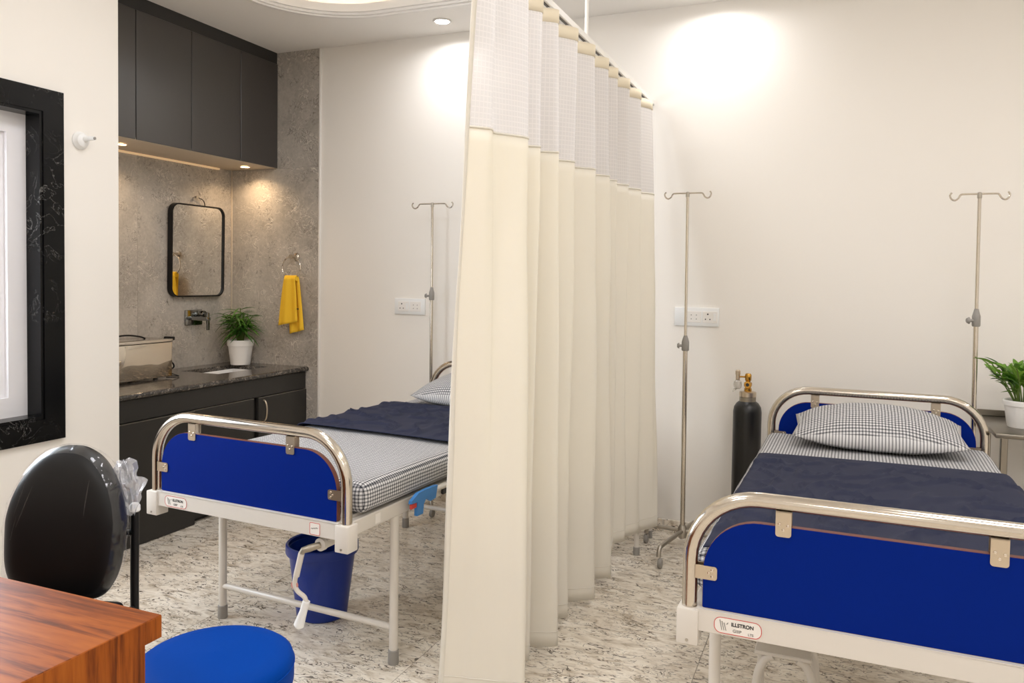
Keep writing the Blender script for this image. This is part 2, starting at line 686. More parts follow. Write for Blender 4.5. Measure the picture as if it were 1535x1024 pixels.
def catmull(pts, per=8):
    out = []
    n = len(pts)
    P = [Vector(p) for p in pts]
    for i in range(n - 1):
        p0 = P[max(i - 1, 0)]
        p1, p2 = P[i], P[i + 1]
        p3 = P[min(i + 2, n - 1)]
        for k in range(per):
            t = k / per
            out.append(0.5 * ((2 * p1) + (p2 - p0) * t + (2 * p0 - 5 * p1 + 4 * p2 - p3) * t * t + (3 * p1 - p0 - 3 * p2 + p3) * t ** 3))
    out.append(P[-1])
    return out


def text_mesh(name, s, size, mat, parent, loc, rot, bold=0.0, thick=0.0004, sx=1.0):
    cu = bpy.data.curves.new(name, 'FONT')
    cu.body = s
    cu.size = size
    cu.offset = bold
    cu.extrude = thick
    tmp = bpy.data.objects.new(name + '_tmp', cu)
    COL.objects.link(tmp)
    dg = bpy.context.evaluated_depsgraph_get()
    me = bpy.data.meshes.new_from_object(tmp.evaluated_get(dg))
    bpy.data.objects.remove(tmp, do_unlink=True)
    me.materials.clear()
    me.materials.append(MATS[mat])
    o = child(name, me, parent, loc, rot, (sx, 1, 1))
    return o


def area_light(name, loc, size, power, col, rot=(0, 0, 0), shape='DISK', spread=180, parent=None):
    ld = bpy.data.lights.new(name, 'AREA')
    ld.shape = shape
    if isinstance(size, tuple):
        ld.size, ld.size_y = size
    else:
        ld.size = size
    ld.energy = power
    ld.color = col
    ld.spread = R(spread)
    o = bpy.data.objects.new(name, ld)
    COL.objects.link(o)
    o.location = loc
    o.rotation_euler = rot
    o.parent = parent
    return o


# ------------------------------------------------------------------ room shell
TILE, GAP = 0.965, 0.002
floor = MB().box(XN - 0.2, XR + 0.1, YR - 0.1, YB + 0.2, -0.1, -0.0015).build('floor', 'grout')
tag(floor, 'polished stone tile floor with dark squiggles', kind='structure')
tile_me = MB().box(-TILE / 2 + GAP / 2, TILE / 2 - GAP / 2, -TILE / 2 + GAP / 2, TILE / 2 - GAP / 2, -0.0014, 0.0, 0.0005, 1).mesh('floor_tile', 'floor_tile')
yy = 3.39 + TILE / 2
iy0 = -7
for iy in range(-7, 2):
    y = yy + iy * TILE
    for ix in range(-4, 4):
        x = -0.45 + (ix + 0.5) * TILE
        x0, x1, y0, y1 = x - TILE / 2, x + TILE / 2, y - TILE / 2, y + TILE / 2
        a0, a1 = max(x0, XN - 0.02), min(x1, XR)
        b0, b1 = max(y0, YR), min(y1, YB)
        if a1 - a0 < 0.02 or b1 - b0 < 0.02:
            continue
        if a0 == x0 and a1 == x1 and b0 == y0 and b1 == y1:
            child('floor_tile', tile_me, floor, (x, y, 0))
        else:
            cxm, cym = (a0 + a1) / 2, (b0 + b1) / 2
            o = MB().box(a0 - cxm + GAP / 2, a1 - cxm - GAP / 2, b0 - cym + GAP / 2, b1 - cym - GAP / 2, -0.0014, 0, 0.0005, 1).build('floor_tile', 'floor_tile', floor)
            o.location = (cxm, cym, 0)

tag(MB().box(XN - 0.12, XR + 0.1, YB, YB + 0.12, 0, ZC + 0.4).build('wall_back', 'wall_paint'), 'cream painted wall behind the beds', kind='structure')
wall_niche = tag(MB().box(XN - 0.12, XN - 0.010, YC - 0.1, YB, 0, ZC + 0.3).build('wall_niche', 'grout'), 'stone clad wall behind the wash basin', kind='structure')
tag(MB().box(XR, XR + 0.1, YR, YB, 0, ZC + 0.4).build('wall_right', 'wall_paint'), kind='structure')
tag(MB().box(XN - 0.12, XR + 0.1, YR - 0.1, YR, 0, ZC + 0.4).build('wall_rear', 'wall_paint'), kind='structure')

# window wall with an opening
WY1, WZ0, WZ1 = 2.40, 0.775, 2.115      # inner edge of the black surround
WY0 = 1.02
wl = MB()
wl.box(XW - 0.2, XW, YR, WY0, 0, ZC + 0.4)
wl.box(XW - 0.2, XW, WY1, YC, 0, ZC + 0.4)
wl.box(XW - 0.2, XW, WY0, WY1, 0, WZ0)
wl.box(XW - 0.2, XW, WY0, WY1, WZ1, ZC + 0.4)
wl.box(XN - 0.12, XW - 0.2, YC - 0.1, YC, 0, ZC + 0.4)
tag(wl.build('wall_left', 'wall_paint', smooth=False), 'cream wall with the black framed window', kind='structure')

# stone panels (each slab its own piece)
for (y0, y1) in ((YC, 3.62), (3.62, YB - 0.010)):
    for (z0, z1) in ((0.0, 0.80), (0.80, 2.155), (2.155, ZC)):
        o = MB().box(-0.005, 0.005, -(y1 - y0) / 2 + 0.0006, (y1 - y0) / 2 - 0.0006, -(z1 - z0) / 2 + 0.0006, (z1 - z0) / 2 - 0.0006, 0.0006, 1).build('stone_panel', 'stone_wall', wall_niche)
        o.location = (XN - 0.005, (y0 + y1) / 2, (z0 + z1) / 2)
XS = -3.251
wb = bpy.data.objects['wall_back']
for (z0, z1) in ((0.0, 0.80), (0.80, 2.155), (2.155, ZC)):
    x0, x1 = XN, XS - 0.010
    o = MB().box(-(x1 - x0) / 2, (x1 - x0) / 2, -0.005, 0.005, -(z1 - z0) / 2 + 0.0006, (z1 - z0) / 2 - 0.0006, 0.0006, 1).build('stone_panel', 'stone_wall', wb)
    o.location = ((x0 + x1) / 2, YB - 0.005, (z0 + z1) / 2)
tag(MB().box(XS - 0.010, XS + 0.003, YB - 0.013, YB, 0, ZC, 0.002).build('trim_1', 'white_gloss'), 'thin white edging strip beside the stone cladding', kind='structure')
tag(MB().box(XN - 0.001, XN + 0.008, YB - 0.018, YB - 0.010, 0.80, 2.155, 0.001).build('trim_2', 'beige_board'), kind='structure')

# baseboard of stone pieces
bb = tag(MB().box(XS + 0.003, XR, YB - 0.006, YB, 0, 0.070).build('baseboard_back', 'grout_white'), 'stone skirting with pale joints', kind='structure')
xs = -0.893
k = 0
edges = []
x = xs - 4 * 0.6
while x < XR:
    edges.append(x)
    x += 0.6
for x in edges:
    a0, a1 = max(x + 0.004, XS + 0.004), min(x + 0.596, XR)
    if a1 - a0 > 0.03:
        o = MB().box(-(a1 - a0) / 2, (a1 - a0) / 2, -0.006, 0.006, -0.036, 0.036, 0.002, 1).build('skirting_tile', 'floor_tile', bb)
        o.location = ((a0 + a1) / 2, YB - 0.008, 0.036)

# ceiling with the rounded tray opening
TX0, TX1, TY0, TY1, TR = -3.05, 1.75, 0.3, 3.985, 0.55
ib = rrect(TX0, TX1, TY0, TY1, TR, 14)
b = bmesh.new()
ov = [b.verts.new((x, y, ZC)) for x, y in ((XN - 0.12, YR - 0.1), (XR + 0.1, YR - 0.1), (XR + 0.1, YB + 0.1), (XN - 0.12, YB + 0.1))]
iv = [b.verts.new((x, y, ZC)) for x, y in ib]
for lst in (ov, iv):
    for i in range(len(lst)):
        b.edges.new((lst[i], lst[(i + 1) % len(lst)]))
bmesh.ops.triangle_fill(b, use_beauty=True, edges=b.edges[:])
bad = [f for f in b.faces if TX0 + TR < f.calc_center_median().x < TX1 - TR and TY0 + TR < f.calc_center_median().y < TY1 - TR]
if bad:
    bmesh.ops.delete(b, geom=bad, context='FACES_ONLY')
ext = bmesh.ops.extrude_face_region(b, geom=b.faces[:])
for e in ext['geom']:
    if isinstance(e, bmesh.types.BMVert):
        e.co.z += 0.06
tag(MB().bm(b).build('ceiling', 'ceiling_paint', smooth=False), 'off white false ceiling around the lit tray', kind='structure')
b.free()


def off(d):
    return rrect(TX0 + d, TX1 - d, TY0 + d, TY1 - d, TR - d, 14)


mo = MB()
mo.ring(off(-0.012), off(0.012), ZC - 0.014, ZC + 0.03, 'xy')
mo.ring(off(0.012), off(0.030), ZC - 0.004, ZC + 0.04, 'xy')
mo.ring(off(0.030), off(0.045), ZC + 0.010, ZC + 0.055, 'xy')
tag(mo.build('trim_3', 'white_gloss', angle=30), 'stepped white moulding round the ceiling tray', kind='structure')
tray = MB()
tray.prism(off(-0.22), ZC + 0.20, ZC + 0.24, 'xy')
tray.ring(off(-0.26), off(-0.22), ZC + 0.06, ZC + 0.24, 'xy')
tag(tray.build('ceiling_tray', 'ceiling_paint', angle=30), 'raised tray of the ceiling', kind='structure')
tag(MB().ring(off(-0.10), off(-0.07), ZC + 0.0605, ZC + 0.072, 'xy').build('cove_strip', 'cove_strip', angle=30),
    'warm light strip hidden in the ceiling tray', 'light strip')

# ceiling downlights
GD = 'downlights in the ceiling'
dl_rim = MB().lathe([(0.040, -0.001), (0.052, -0.001), (0.055, -0.006), (0.052, -0.010), (0.043, -0.008)], n=28, capb=False, capt=False).mesh('rim', 'white_gloss')
dl_lens = MB().lathe([(0.001, -0.004), (0.030, -0.005), (0.042, -0.007)], n=28).mesh('lens', 'lamp_lens')
for (x, y, lab) in ((-2.221, 4.21, 'round recessed downlight in the ceiling left of the curtain top'),
                    (-0.637, 4.21, 'round recessed downlight in the ceiling right of the curtain'),
                    (2.3, 4.1, 'round recessed downlight in the ceiling in the far right corner'),
                    (2.3, 3.2, 'round recessed downlight by the right wall, far one'),
                    (2.3, 1.4, 'round recessed downlight by the right wall, middle one'),
                    (2.3, -0.6, 'round recessed downlight by the right wall, near one')):
    t = thing('downlight', (x, y, ZC), 0, lab, 'downlight', GD)
    child('rim', dl_rim, t)
    child('lens', dl_lens, t)
    area_light('downlight_lamp', (0, 0, -0.012), 0.09, P_DOWN, NEUT, spread=160, parent=t)
# added fill panels behind the camera, to brighten surfaces that face it
P_REAR_FILL = 16.0  # watts of each added panel
for (x, y, lab) in ((-1.7, -0.9, 'left'), (0.0, -1.3, 'centre'), (1.6, -0.9, 'right')):
    t = thing('rear_fill_lamp', (x, y, ZC), 0, 'added flat square fill lamp out of view behind the desk, ' + lab + ' one of the three', 'fill lamp', 'added fill lamps over the near end of the room')
    MB().ring(rrect(-0.3, 0.3, -0.3, 0.3, 0.02), rrect(-0.28, 0.28, -0.28, 0.28, 0.01), -0.025, 0.0, 'xy').build('frame', 'white_gloss', t)
    MB().box(-0.28, 0.28, -0.28, 0.28, -0.02, -0.005).build('diffuser', 'fill_lens', t)
    area_light('rear_fill_light', (0, 0, -0.03), (0.55, 0.55), P_REAR_FILL, NEUT, shape='RECTANGLE', parent=t)
# added fill lamps in the tray, out of view, for general room light
for i, (x, y) in enumerate(((-1.7, 2.6), (0.6, 2.6), (-1.4, 1.1), (0.6, 1.1))):
    t = thing('tray_fill_lamp', (x, y, ZC + 0.20), 0, 'added flat square fill lamp out of view in the ceiling tray, ' + ('far left', 'far right', 'near left', 'near right')[i] + ' of the four', 'fill lamp', 'added fill lamps in the ceiling tray')
    MB().ring(rrect(-0.3, 0.3, -0.3, 0.3, 0.02), rrect(-0.28, 0.28, -0.28, 0.28, 0.01), -0.025, 0.0, 'xy').build('frame', 'white_gloss', t)
    MB().box(-0.28, 0.28, -0.28, 0.28, -0.02, -0.005).build('diffuser', 'fill_lens', t)
    area_light('tray_fill_light', (0, 0, -0.03), (0.55, 0.55), P_TRAY_FILL, NEUT, shape='RECTANGLE', parent=t)

# ------------------------------------------------------------------ window
win = tag(MB().ring(rrect(WY0, WY1, WZ0, WZ1, 0), rrect(WY0 + 0.10, WY1 - 0.10, WZ0 + 0.10, WZ1 - 0.10, 0), XW - 0.135, XW - 0.075, 'yz').build('window_1', 'upvc', smooth=False), 'white window in a black stone surround', kind='structure')
a0, a1, c0, c1 = WY0 + 0.085, WY1 - 0.085, WZ0 + 0.085, WZ1 - 0.085
MB().ring(rrect(a0, a1, c0, c1, 0), rrect(a0 + 0.075, a1 - 0.075, c0 + 0.075, c1 - 0.075, 0), XW - 0.125, XW - 0.095, 'yz').build('sash', 'upvc', win, smooth=False)
MB().ring(rrect(a0 + 0.06, a1 - 0.06, c0 + 0.06, c1 - 0.06, 0), rrect(a0 + 0.10, a1 - 0.10, c0 + 0.10, c1 - 0.10, 0), XW - 0.12, XW - 0.105, 'yz').build('bead', 'upvc', win, smooth=False)
MB().box(XW - 0.118, XW - 0.112, a0 + 0.07, a1 - 0.07, c0 + 0.07, c1 - 0.07).build('pane', 'frosted_glass', win)
SB = 0.098
for nm, pts in (('surround_jamb', [(WY1, WZ0), (WY1 + SB, WZ0 - SB), (WY1 + SB, WZ1 + SB), (WY1, WZ1)]),
                ('surround_jamb', [(WY0, WZ0), (WY0, WZ1), (WY0 - SB, WZ1 + SB), (WY0 - SB, WZ0 - SB)]),
                ('surround_head', [(WY0, WZ1), (WY1, WZ1), (WY1 + SB, WZ1 + SB), (WY0 - SB, WZ1 + SB)]),
                ('surround_sill', [(WY0, WZ0), (WY0 - SB, WZ0 - SB), (WY1 + SB, WZ0 - SB), (WY1, WZ0)])):
    MB().prism(pts, XW, XW + 0.018, 'yz').build(nm, 'granite_black', win, smooth=False)
MB().ring(rrect(WY0 - 0.001, WY1 + 0.001, WZ0 - 0.001, WZ1 + 0.001, 0), rrect(WY0 + 0.014, WY1 - 0.014, WZ0 + 0.014, WZ1 - 0.014, 0), XW - 0.075, XW + 0.012, 'yz').build('reveal', 'granite_black', win, smooth=False)
area_light('window_daylight', (XW - 0.17, (WY0 + WY1) / 2, (WZ0 + WZ1) / 2), (1.15, 1.2), P_WIN, (0.86, 0.93, 1.0), rot=(0, R(-90), 0), shape='RECTANGLE')

# little white wall socket for a swing hook
t = thing('wall_hook', (XW, 2.59, 2.02), 0, 'small round white wall fitting with a nozzle beside the window', 'wall fitting')
MB().lathe([(0.040, 0.0), (0.040, 0.008), (0.034, 0.014), (0.030, 0.026), (0.018, 0.034), (0.001, 0.036)], n=24, axis='x').build('rosette', 'white_plastic', t)
MB().tube([(0.03, 0, 0.004), (0.055, 0.006, 0.008), (0.078, 0.012, 0.008)], [0.013, 0.011, 0.009]).build('nozzle', 'white_plastic', t)
MB().tube([(0.078, 0.012, 0.008), (0.084, 0.0135, 0.008)], 0.0065).build('nozzle_tip', 'grey_plastic', t)

# ------------------------------------------------------------------ upper cabinet
XU, ZU = -3.603, 2.155
t = thing('wall_cabinet', (XN, 3.6, ZU), 0, 'dark grey wall cabinet with flat doors hung under the ceiling', 'cabinet')


def rel(x0, x1, y0, y1, z0, z1, bev=0.0, o=(XN, 3.6, ZU)):
    return MB().box(x0 - o[0], x1 - o[0], y0 - o[1], y1 - o[1], z0 - o[2], z1 - o[2], bev, 1)


rel(XN, XU - 0.021, YC, YB - 0.01, ZU + 0.012, ZC).build('body', 'dark_fascia', t)
rel(XN, XU - 0.006, YC, YB - 0.01, ZU, ZU + 0.012).build('underside', 'beige_board', t)
rel(XU - 0.021, XU - 0.008, YC, YB - 0.01, ZC - 0.075, ZC).build('fascia', 'dark_fascia', t)
ds = [YC, 3.25, 3.654, 4.072, YB - 0.010]
for i in range(4):
    g0, g1 = ds[i] + 0.0028, ds[i + 1] - 0.0028
    rel(XU - 0.020, XU, g0, g1, ZU + 0.002, ZC - 0.078, 0.0015).build('door', 'dark_cabinet', t)
for (x, y) in ((-3.75, 4.28), (-3.80, 3.32)):
    pl = thing('cabinet_spotlight', (x, y, ZU), 0, 'small warm spotlight under the wall cabinet, ' + ('by the towel ring' if y > 4 else 'by the steel box'), 'spotlight', 'spotlights under the wall cabinet')
    MB().lathe([(0.030, -0.001), (0.036, -0.001), (0.036, -0.005), (0.030, -0.006)], n=20, capb=False, capt=False).build('rim', 'white_gloss', pl)
    MB().lathe([(0.001, -0.002), (0.030, -0.004)], n=20).build('lens', 'warm_lens', pl)
    area_light('cabinet_spot', (0, 0, -0.01), 0.05, 1.9, (1.0, 0.70, 0.42), spread=140, parent=pl)
tag(MB().box(XN + 0.002, XN + 0.016, YC + 0.02, 4.30, ZU - 0.012, ZU - 0.0005).build('cabinet_light_strip', 'warm_strip'), 'warm light strip along the wall under the dark cabinet', 'light strip')

# ------------------------------------------------------------------ lower cabinet and worktop
XL, ZT = -3.345, 0.801
t = thing('base_cabinet', (XN, 3.6, 0), 0, 'dark grey base cabinet under the granite worktop', 'cabinet')


def rel2(*a, bev=0.0):
    x0, x1, y0, y1, z0, z1 = a
    return MB().box(x0 - XN, x1 - XN, y0 - 3.6, y1 - 3.6, z0, z1, bev, 1)


bod = MB()
CX0, CY0, CY1 = XN + 0.004, YC + 0.004, YB - 0.014
for a in ((CX0, XL - 0.05, CY0, CY1, 0.001, 0.08), (XL - 0.06, XL - 0.032, CY0, CY1, 0.08, ZT - 0.032), (CX0, XL - 0.06, CY0, YC + 0.02, 0.08, ZT - 0.032), (CX0, XL - 0.06, YB - 0.03, CY1, 0.08, ZT - 0.032)):
    x0, x1, y0, y1, z0, z1 = a
    bod.box(x0 - XN, x1 - XN, y0 - 3.6, y1 - 3.6, z0, z1)
bod.build('body', 'dark_low', t, smooth=False)
rel2(XL - 0.031, XL - 0.012, CY0, CY1, 0.655, ZT - 0.034, bev=0.001).build('fascia', 'dark_low', t)


def handle(parent, x, y, z, L=0.13):
    pts = []
    for k in range(13):
        a = PI * k / 12
        pts.append((x + 0.028 * math.sin(a) ** 0.8, y, z + L / 2 * math.cos(a)))
    return MB().tube(pts, 0.0055, 10).build('handle', 'steel_satin', parent)


for (y0, y1, xo, z0, hy) in ((YC + 0.004, 3.412, XL + 0.004, 0.004, 3.375), (3.420, 3.915, XL - 0.010, 0.03, None), (3.950, YB - 0.014, XL - 0.004, 0.03, 3.995)):
    d = rel2(xo - 0.02, xo, y0, y1, z0, 0.648, bev=0.0015).build('door', 'dark_low', t)
    if hy:
        handle(d, xo - XN, hy - 3.6, 0.565)
    MB().box(xo - XN - 0.021, xo - XN + 0.0005, y0 - 3.6, y1 - 3.6, 0.648, 0.650).build('edge_strip', 'steel_dull', d)

# worktop with a cut-out
SX0, SX1, SY0, SY1 = -3.865, -3.560, 3.83, 4.30
top = thing('worktop', (XN, 3.6, ZT), 0, 'polished dark granite worktop with a white sunken basin', 'worktop')
wt = MB()
o_ = rrect(0.0, XL - XN, YC - 3.6, YB - 0.010 - 3.6, 0)
i_ = rrect(SX0 - XN, SX1 - XN, SY0 - 3.6, SY1 - 3.6, 0)
wt.ring(o_, i_, -0.030, 0.0, 'xy')
wt.build('slab', 'granite_top', top, smooth=False)
lip = MB().tube([(XL - XN - 0.004, YC - 3.6, -0.015), (XL - XN - 0.004, YB - 0.011 - 3.6, -0.015)], 0.0155, 16)
lip.build('edge', 'granite_top', top)
bz = MB()
bz.ring(rrect(SX0 - XN - 0.015, SX1 - XN + 0.015, SY0 - 3.615, SY1 - 3.585, 0), rrect(SX0 - XN, SX1 - XN, SY0 - 3.6, SY1 - 3.6, 0), -0.10, -0.0305, 'xy')
bz.box(SX0 - XN, SX1 - XN, SY0 - 3.6, SY1 - 3.6, -0.10, -0.085)
bz.build('basin', 'ceramic', top, smooth=False)

# wall mixer tap
t = thing('wall_tap', (XN, 4.06, 1.13), 0, 'chrome wall mounted mixer tap over the basin', 'tap')
MB().box(0, 0.012, -0.065, 0.085, -0.052, 0.052, 0.005, 2).build('plate', 'chrome_dark', t)
MB().box(0.01, 0.17, -0.045, -0.005, -0.016, 0.010, 0.006, 2).build('spout', 'chrome_dark', t)
MB().lathe([(0.026, 0.01), (0.026, 0.06), (0.022, 0.066)], (0, 0.05, 0.02), 24, 'x').build('mixer_body', 'chrome_dark', t)
lv = MB().tube([(0.06, 0.05, 0.022), (0.085, 0.055, 0.024)], 0.012).box(0.078, 0.094, 0.046, 0.066, -0.085, 0.034, 0.004, 2)
lv.build('lever', 'chrome_dark', t)

# mirror
t = thing('wall_mirror', (XN, 4.082, 1.27), 0, 'rounded rectangular mirror in a thin black frame above the tap', 'mirror')
t.rotation_euler = (0, R(0.8), 0)
o_ = rrect(-0.235, 0.235, 0.0, 0.61, 0.06, 10)
i_ = rrect(-0.226, 0.226, 0.009, 0.601, 0.052, 10)
MB().ring(o_, i_, 0.004, 0.040, 'yz').build('frame', 'black_plastic', t, angle=40)
MB().prism(i_, 0.010, 0.030, 'yz').build('glass', 'mirror', t, angle=40)
MB().lathe([(0.008, 0.0), (0.008, 0.012), (0.011, 0.02)], (0.0, -0.0, 0.665), 12, 'x').build('hook', 'steel_dull', t)
MB().tube(catmull([(0.012, -0.0, 0.665), (0.014, 0.055, 0.648), (0.012, 0.075, 0.612), (0.010, 0.07, 0.58)], 6), 0.0030, 8).build('wire', 'black_plastic', t)

# towel ring and towel
t = thing('towel_ring', (-3.44, YB - 0.010, 1.548), 0, 'chrome towel ring on the stone wall', 'towel ring')
MB().lathe([(0.026, 0.0), (0.026, 0.008), (0.014, 0.016), (0.012, 0.05), (0.016, 0.052), (0.016, 0.066)], n=20, axis='y').build('mount', 'steel_bright', t)
MB().tube([(0.075 * math.sin(a), -0.056, -0.075 + 0.075 * math.cos(a)) for a in [2 * PI * k / 40 for k in range(40)]], 0.0045, 10, closed=True).build('ring', 'steel_bright', t)


def towel_panel(x0t, x1t, x0b, x1b, zt, zb, yo, seed, slope=0.0):
    nx, nz = 18, 20
    V, F = [], []
    for j in range(nz + 1):
        h = j / nz
        for i in range(nx + 1):
            s = i / nx
            xa = x0t + (x0b - x0t) * h ** 0.8
            xb = x1t + (x1b - x1t) * h ** 0.8
            x = xa + (xb - xa) * s
            z = zt + (zb + slope * s - zt) * h
            y = yo + 0.010 * math.sin(s * 11 + seed) * (0.5 + 0.5 * h)
            V.append((x, y, z))
    for j in range(nz):
        for i in range(nx):
            a = j * (nx + 1) + i
            F.append((a, a + 1, a + nx + 2, a + nx + 1))
    return V, F


tw = thing('hand_towel', (-3.435, YB - 0.068, 1.398), 0, 'bright yellow hand towel hanging through the towel ring', 'towel')
o = MB().add(*towel_panel(-0.048, 0.045, -0.098, 0.072, 0.008, -0.318, -0.018, 0.5, 0.03)).build('front_fold', 'yellow_towel', tw)
sm = o.modifiers.new('s', 'SOLIDIFY'); sm.thickness = 0.007
o = MB().add(*towel_panel(-0.045, 0.045, -0.035, 0.088, 0.008, -0.375, 0.016, 2.0, 0.03)).build('back_fold', 'yellow_towel', tw)
sm = o.modifiers.new('s', 'SOLIDIFY'); sm.thickness = 0.007
MB().tube([(-0.048, 0.0, 0.004), (0.045, 0.0, 0.004)], 0.020, 12).build('top_bend', 'yellow_towel', tw)
MB().box(0.060, 0.082, -0.030, -0.027, -0.205, -0.198).build('tag', 'tag_black', tw)

# steel sterilizer box
t = thing('steel_box', (-3.79, 3.30, ZT), 0, 'shiny steel instrument box on the granite worktop', 'steel box')
sb = MB().box(-0.125, 0.125, -0.36, 0.265, 0.010, 0.215, 0.006, 2)
sb.build('body', 'steel_wavy', t)
MB().box(-0.128, 0.128, -0.363, 0.268, 0.2155, 0.234, 0.004, 2).build('lid', 'steel_bright', t)
ft = [(-0.1, -0.3), (0.1, -0.3), (-0.1, 0.16), (0.1, 0.16)]
for (x, y) in ft:
    MB().lathe([(0.014, 0.0), (0.014, 0.011)], (x, y, 0), 14).build('foot', 'black_plastic', t)
MB().tube(catmull([(0.02, -0.2, 0.236), (0.02, -0.12, 0.25), (0.02, 0.02, 0.262), (0.02, 0.12, 0.25), (0.02, 0.16, 0.236)], 6), 0.005, 10).build('lid_handle', 'black_plastic', t)
kb = MB().tube([(0.05, 0.266, 0.224), (0.05, 0.30, 0.228)], 0.005, 10)
kb.box(0.02, 0.08, 0.298, 0.33, 0.218, 0.240, 0.004, 2)
kb.build('side_knob', 'black_plastic', t)
MB().tube(catmull([(0.08, 0.262, 0.09), (0.085, 0.30, 0.085), (0.085, 0.315, 0.06), (0.08, 0.295, 0.045), (0.075, 0.262, 0.045)], 6), 0.005, 8).build('cord_loop', 'black_plastic', t)
MB().tube(catmull([(0.09, 0.262, 0.03), (0.12, 0.30, 0.012), (0.13, 0.31, 0.005), (0.10, 0.31, 0.005), (0.05, 0.29, 0.005)], 6), 0.003, 8).build('cord', 'black_plastic', t)


# ------------------------------------------------------------------ plants
def leaf_mesh(name, mat, L, Wd, curl, fold=0.25, n=8):
    V, F = [], []
    for i in range(n + 1):
        s = i / n
        w = Wd * (math.sin(PI * min(1, s * 0.94 + 0.06)) ** 0.75) * (1 - 0.35 * s)
        x = L * s
        z = -curl * L * s * s
        V += [(x, -w / 2, z + fold * w), (x, 0, z), (x, w / 2, z + fold * w)]
    for i in range(n):
        a = i * 3
        F += [(a, a + 3, a + 4, a + 1), (a + 1, a + 4, a + 5, a + 2)]
    return MB().add(V, F).mesh(name, mat, 60)


def pot(parent, rt_, rb_, h, band):
    pr_ = [(rb_ * 0.96, 0.0), (rb_, 0.004), (rb_ + (rt_ - rb_) * 0.72, h * band), (rt_ * 1.0, h * band + 0.001), (rt_, h - 0.004), (rt_ - 0.003, h), (rt_ - 0.007, h - 0.002), (rt_ - 0.012, h * 0.86)]
    MB().lathe(pr_, n=36, capt=False).build('pot', 'pot_white', parent)
    MB().lathe([(0.001, h * 0.90), (rt_ * 0.5, h * 0.905), (rt_ - 0.009, h * 0.88)], n=28, capb=False, capt=False).build('soil', 'soil', parent)


random.seed(7)
t = thing('potted_palm', (-3.825, 4.325, ZT), 0, 'small feathery green palm in a white pot on the worktop', 'plant')
pot(t, 0.088, 0.066, 0.170, 0.76)
lm = [leaf_mesh('leaf', 'leaf_palm', 0.115 + 0.02 * k, 0.017, 0.25 + 0.15 * k) for k in range(3)]
for i in range(17):
    a = 2 * PI * i / 17 + random.uniform(-0.2, 0.2)
    lean = random.uniform(0.05, 0.55) if i % 3 else random.uniform(0.02, 0.2)
    H_ = random.uniform(0.15, 0.25)
    bx, by = 0.018 * math.cos(a), 0.018 * math.sin(a)
    tipx, tipy = bx + H_ * lean * math.cos(a), by + H_ * lean * math.sin(a)
    tipx = max(tipx, -0.145)
    tipy = min(tipy, 0.075)
    zt_ = 0.150 + H_ * (1 - 0.25 * lean)
    pts = catmull([(bx, by, 0.148), (bx + (tipx - bx) * 0.35, by + (tipy - by) * 0.35, 0.15 + (zt_ - 0.15) * 0.6), (tipx, tipy, zt_)], 5)
    MB().tube(pts, 0.0028, 6).build('stem', 'stem', t)
    for q in range(9):
        s = 0.35 + 0.65 * q / 8
        p = pts[min(len(pts) - 1, int(s * (len(pts) - 1)))]
        side = a + (PI / 2.6 if q % 2 else -PI / 2.6) * (1.0 - 0.8 * (q == 8)) + random.uniform(-0.35, 0.35)
        pitch = random.uniform(-0.55, 0.25)
        ln = random.uniform(0.75, 1.1)
        ex, ey = p.x + 0.14 * ln * math.cos(side), p.y + 0.14 * ln * math.sin(side)
        if ey > 0.098 or ex < -0.16:
            side = math.atan2(-abs(math.sin(side)), abs(math.cos(side)) if ex < -0.16 else math.cos(side))
        child('leaf', random.choice(lm), t, p, (random.uniform(-0.4, 0.4), pitch, side), (ln, ln, ln))

random.seed(11)
t = thing('potted_plant', (0.765, 4.10, 0.795), 0, 'leafy green plant in a white pot on the steel trolley', 'plant')
pot(t, 0.080, 0.062, 0.120, 0.80)
lm = [leaf_mesh('leaf', 'leaf_broad', 0.062 + 0.010 * k, 0.028 + 0.003 * k, 0.10 + 0.12 * k, 0.25) for k in range(3)]
for i in range(24):
    a = 2 * PI * i / 24 + random.uniform(-0.2, 0.2)
    lean = random.uniform(0.1, 0.65)
    H_ = random.uniform(0.10, 0.22)
    bx, by = 0.03 * math.cos(a), 0.03 * math.sin(a)
    tip = (bx + H_ * lean * math.cos(a), by + H_ * lean * math.sin(a), 0.105 + H_ * (1 - 0.3 * lean))
    pts = catmull([(bx, by, 0.10), ((bx + tip[0]) / 2, (by + tip[1]) / 2, 0.10 + (tip[2] - 0.10) * 0.6), tip], 5)
    MB().tube(pts, 0.003, 6).build('stem', 'stem', t)
    for q in range(6):
        s = 0.4 + 0.6 * q / 5
        p = pts[min(len(pts) - 1, int(s * (len(pts) - 1)))]
        side = a + (1.0 if q % 2 else -1.0) * (0.9 if q < 5 else 0.1) + random.uniform(-0.3, 0.3)
        ln = random.uniform(0.75, 1.15)
        child('leaf', random.choice(lm), t, p, (random.uniform(-0.4, 0.4), random.uniform(-1.15, -0.15), side), (ln, ln, ln))


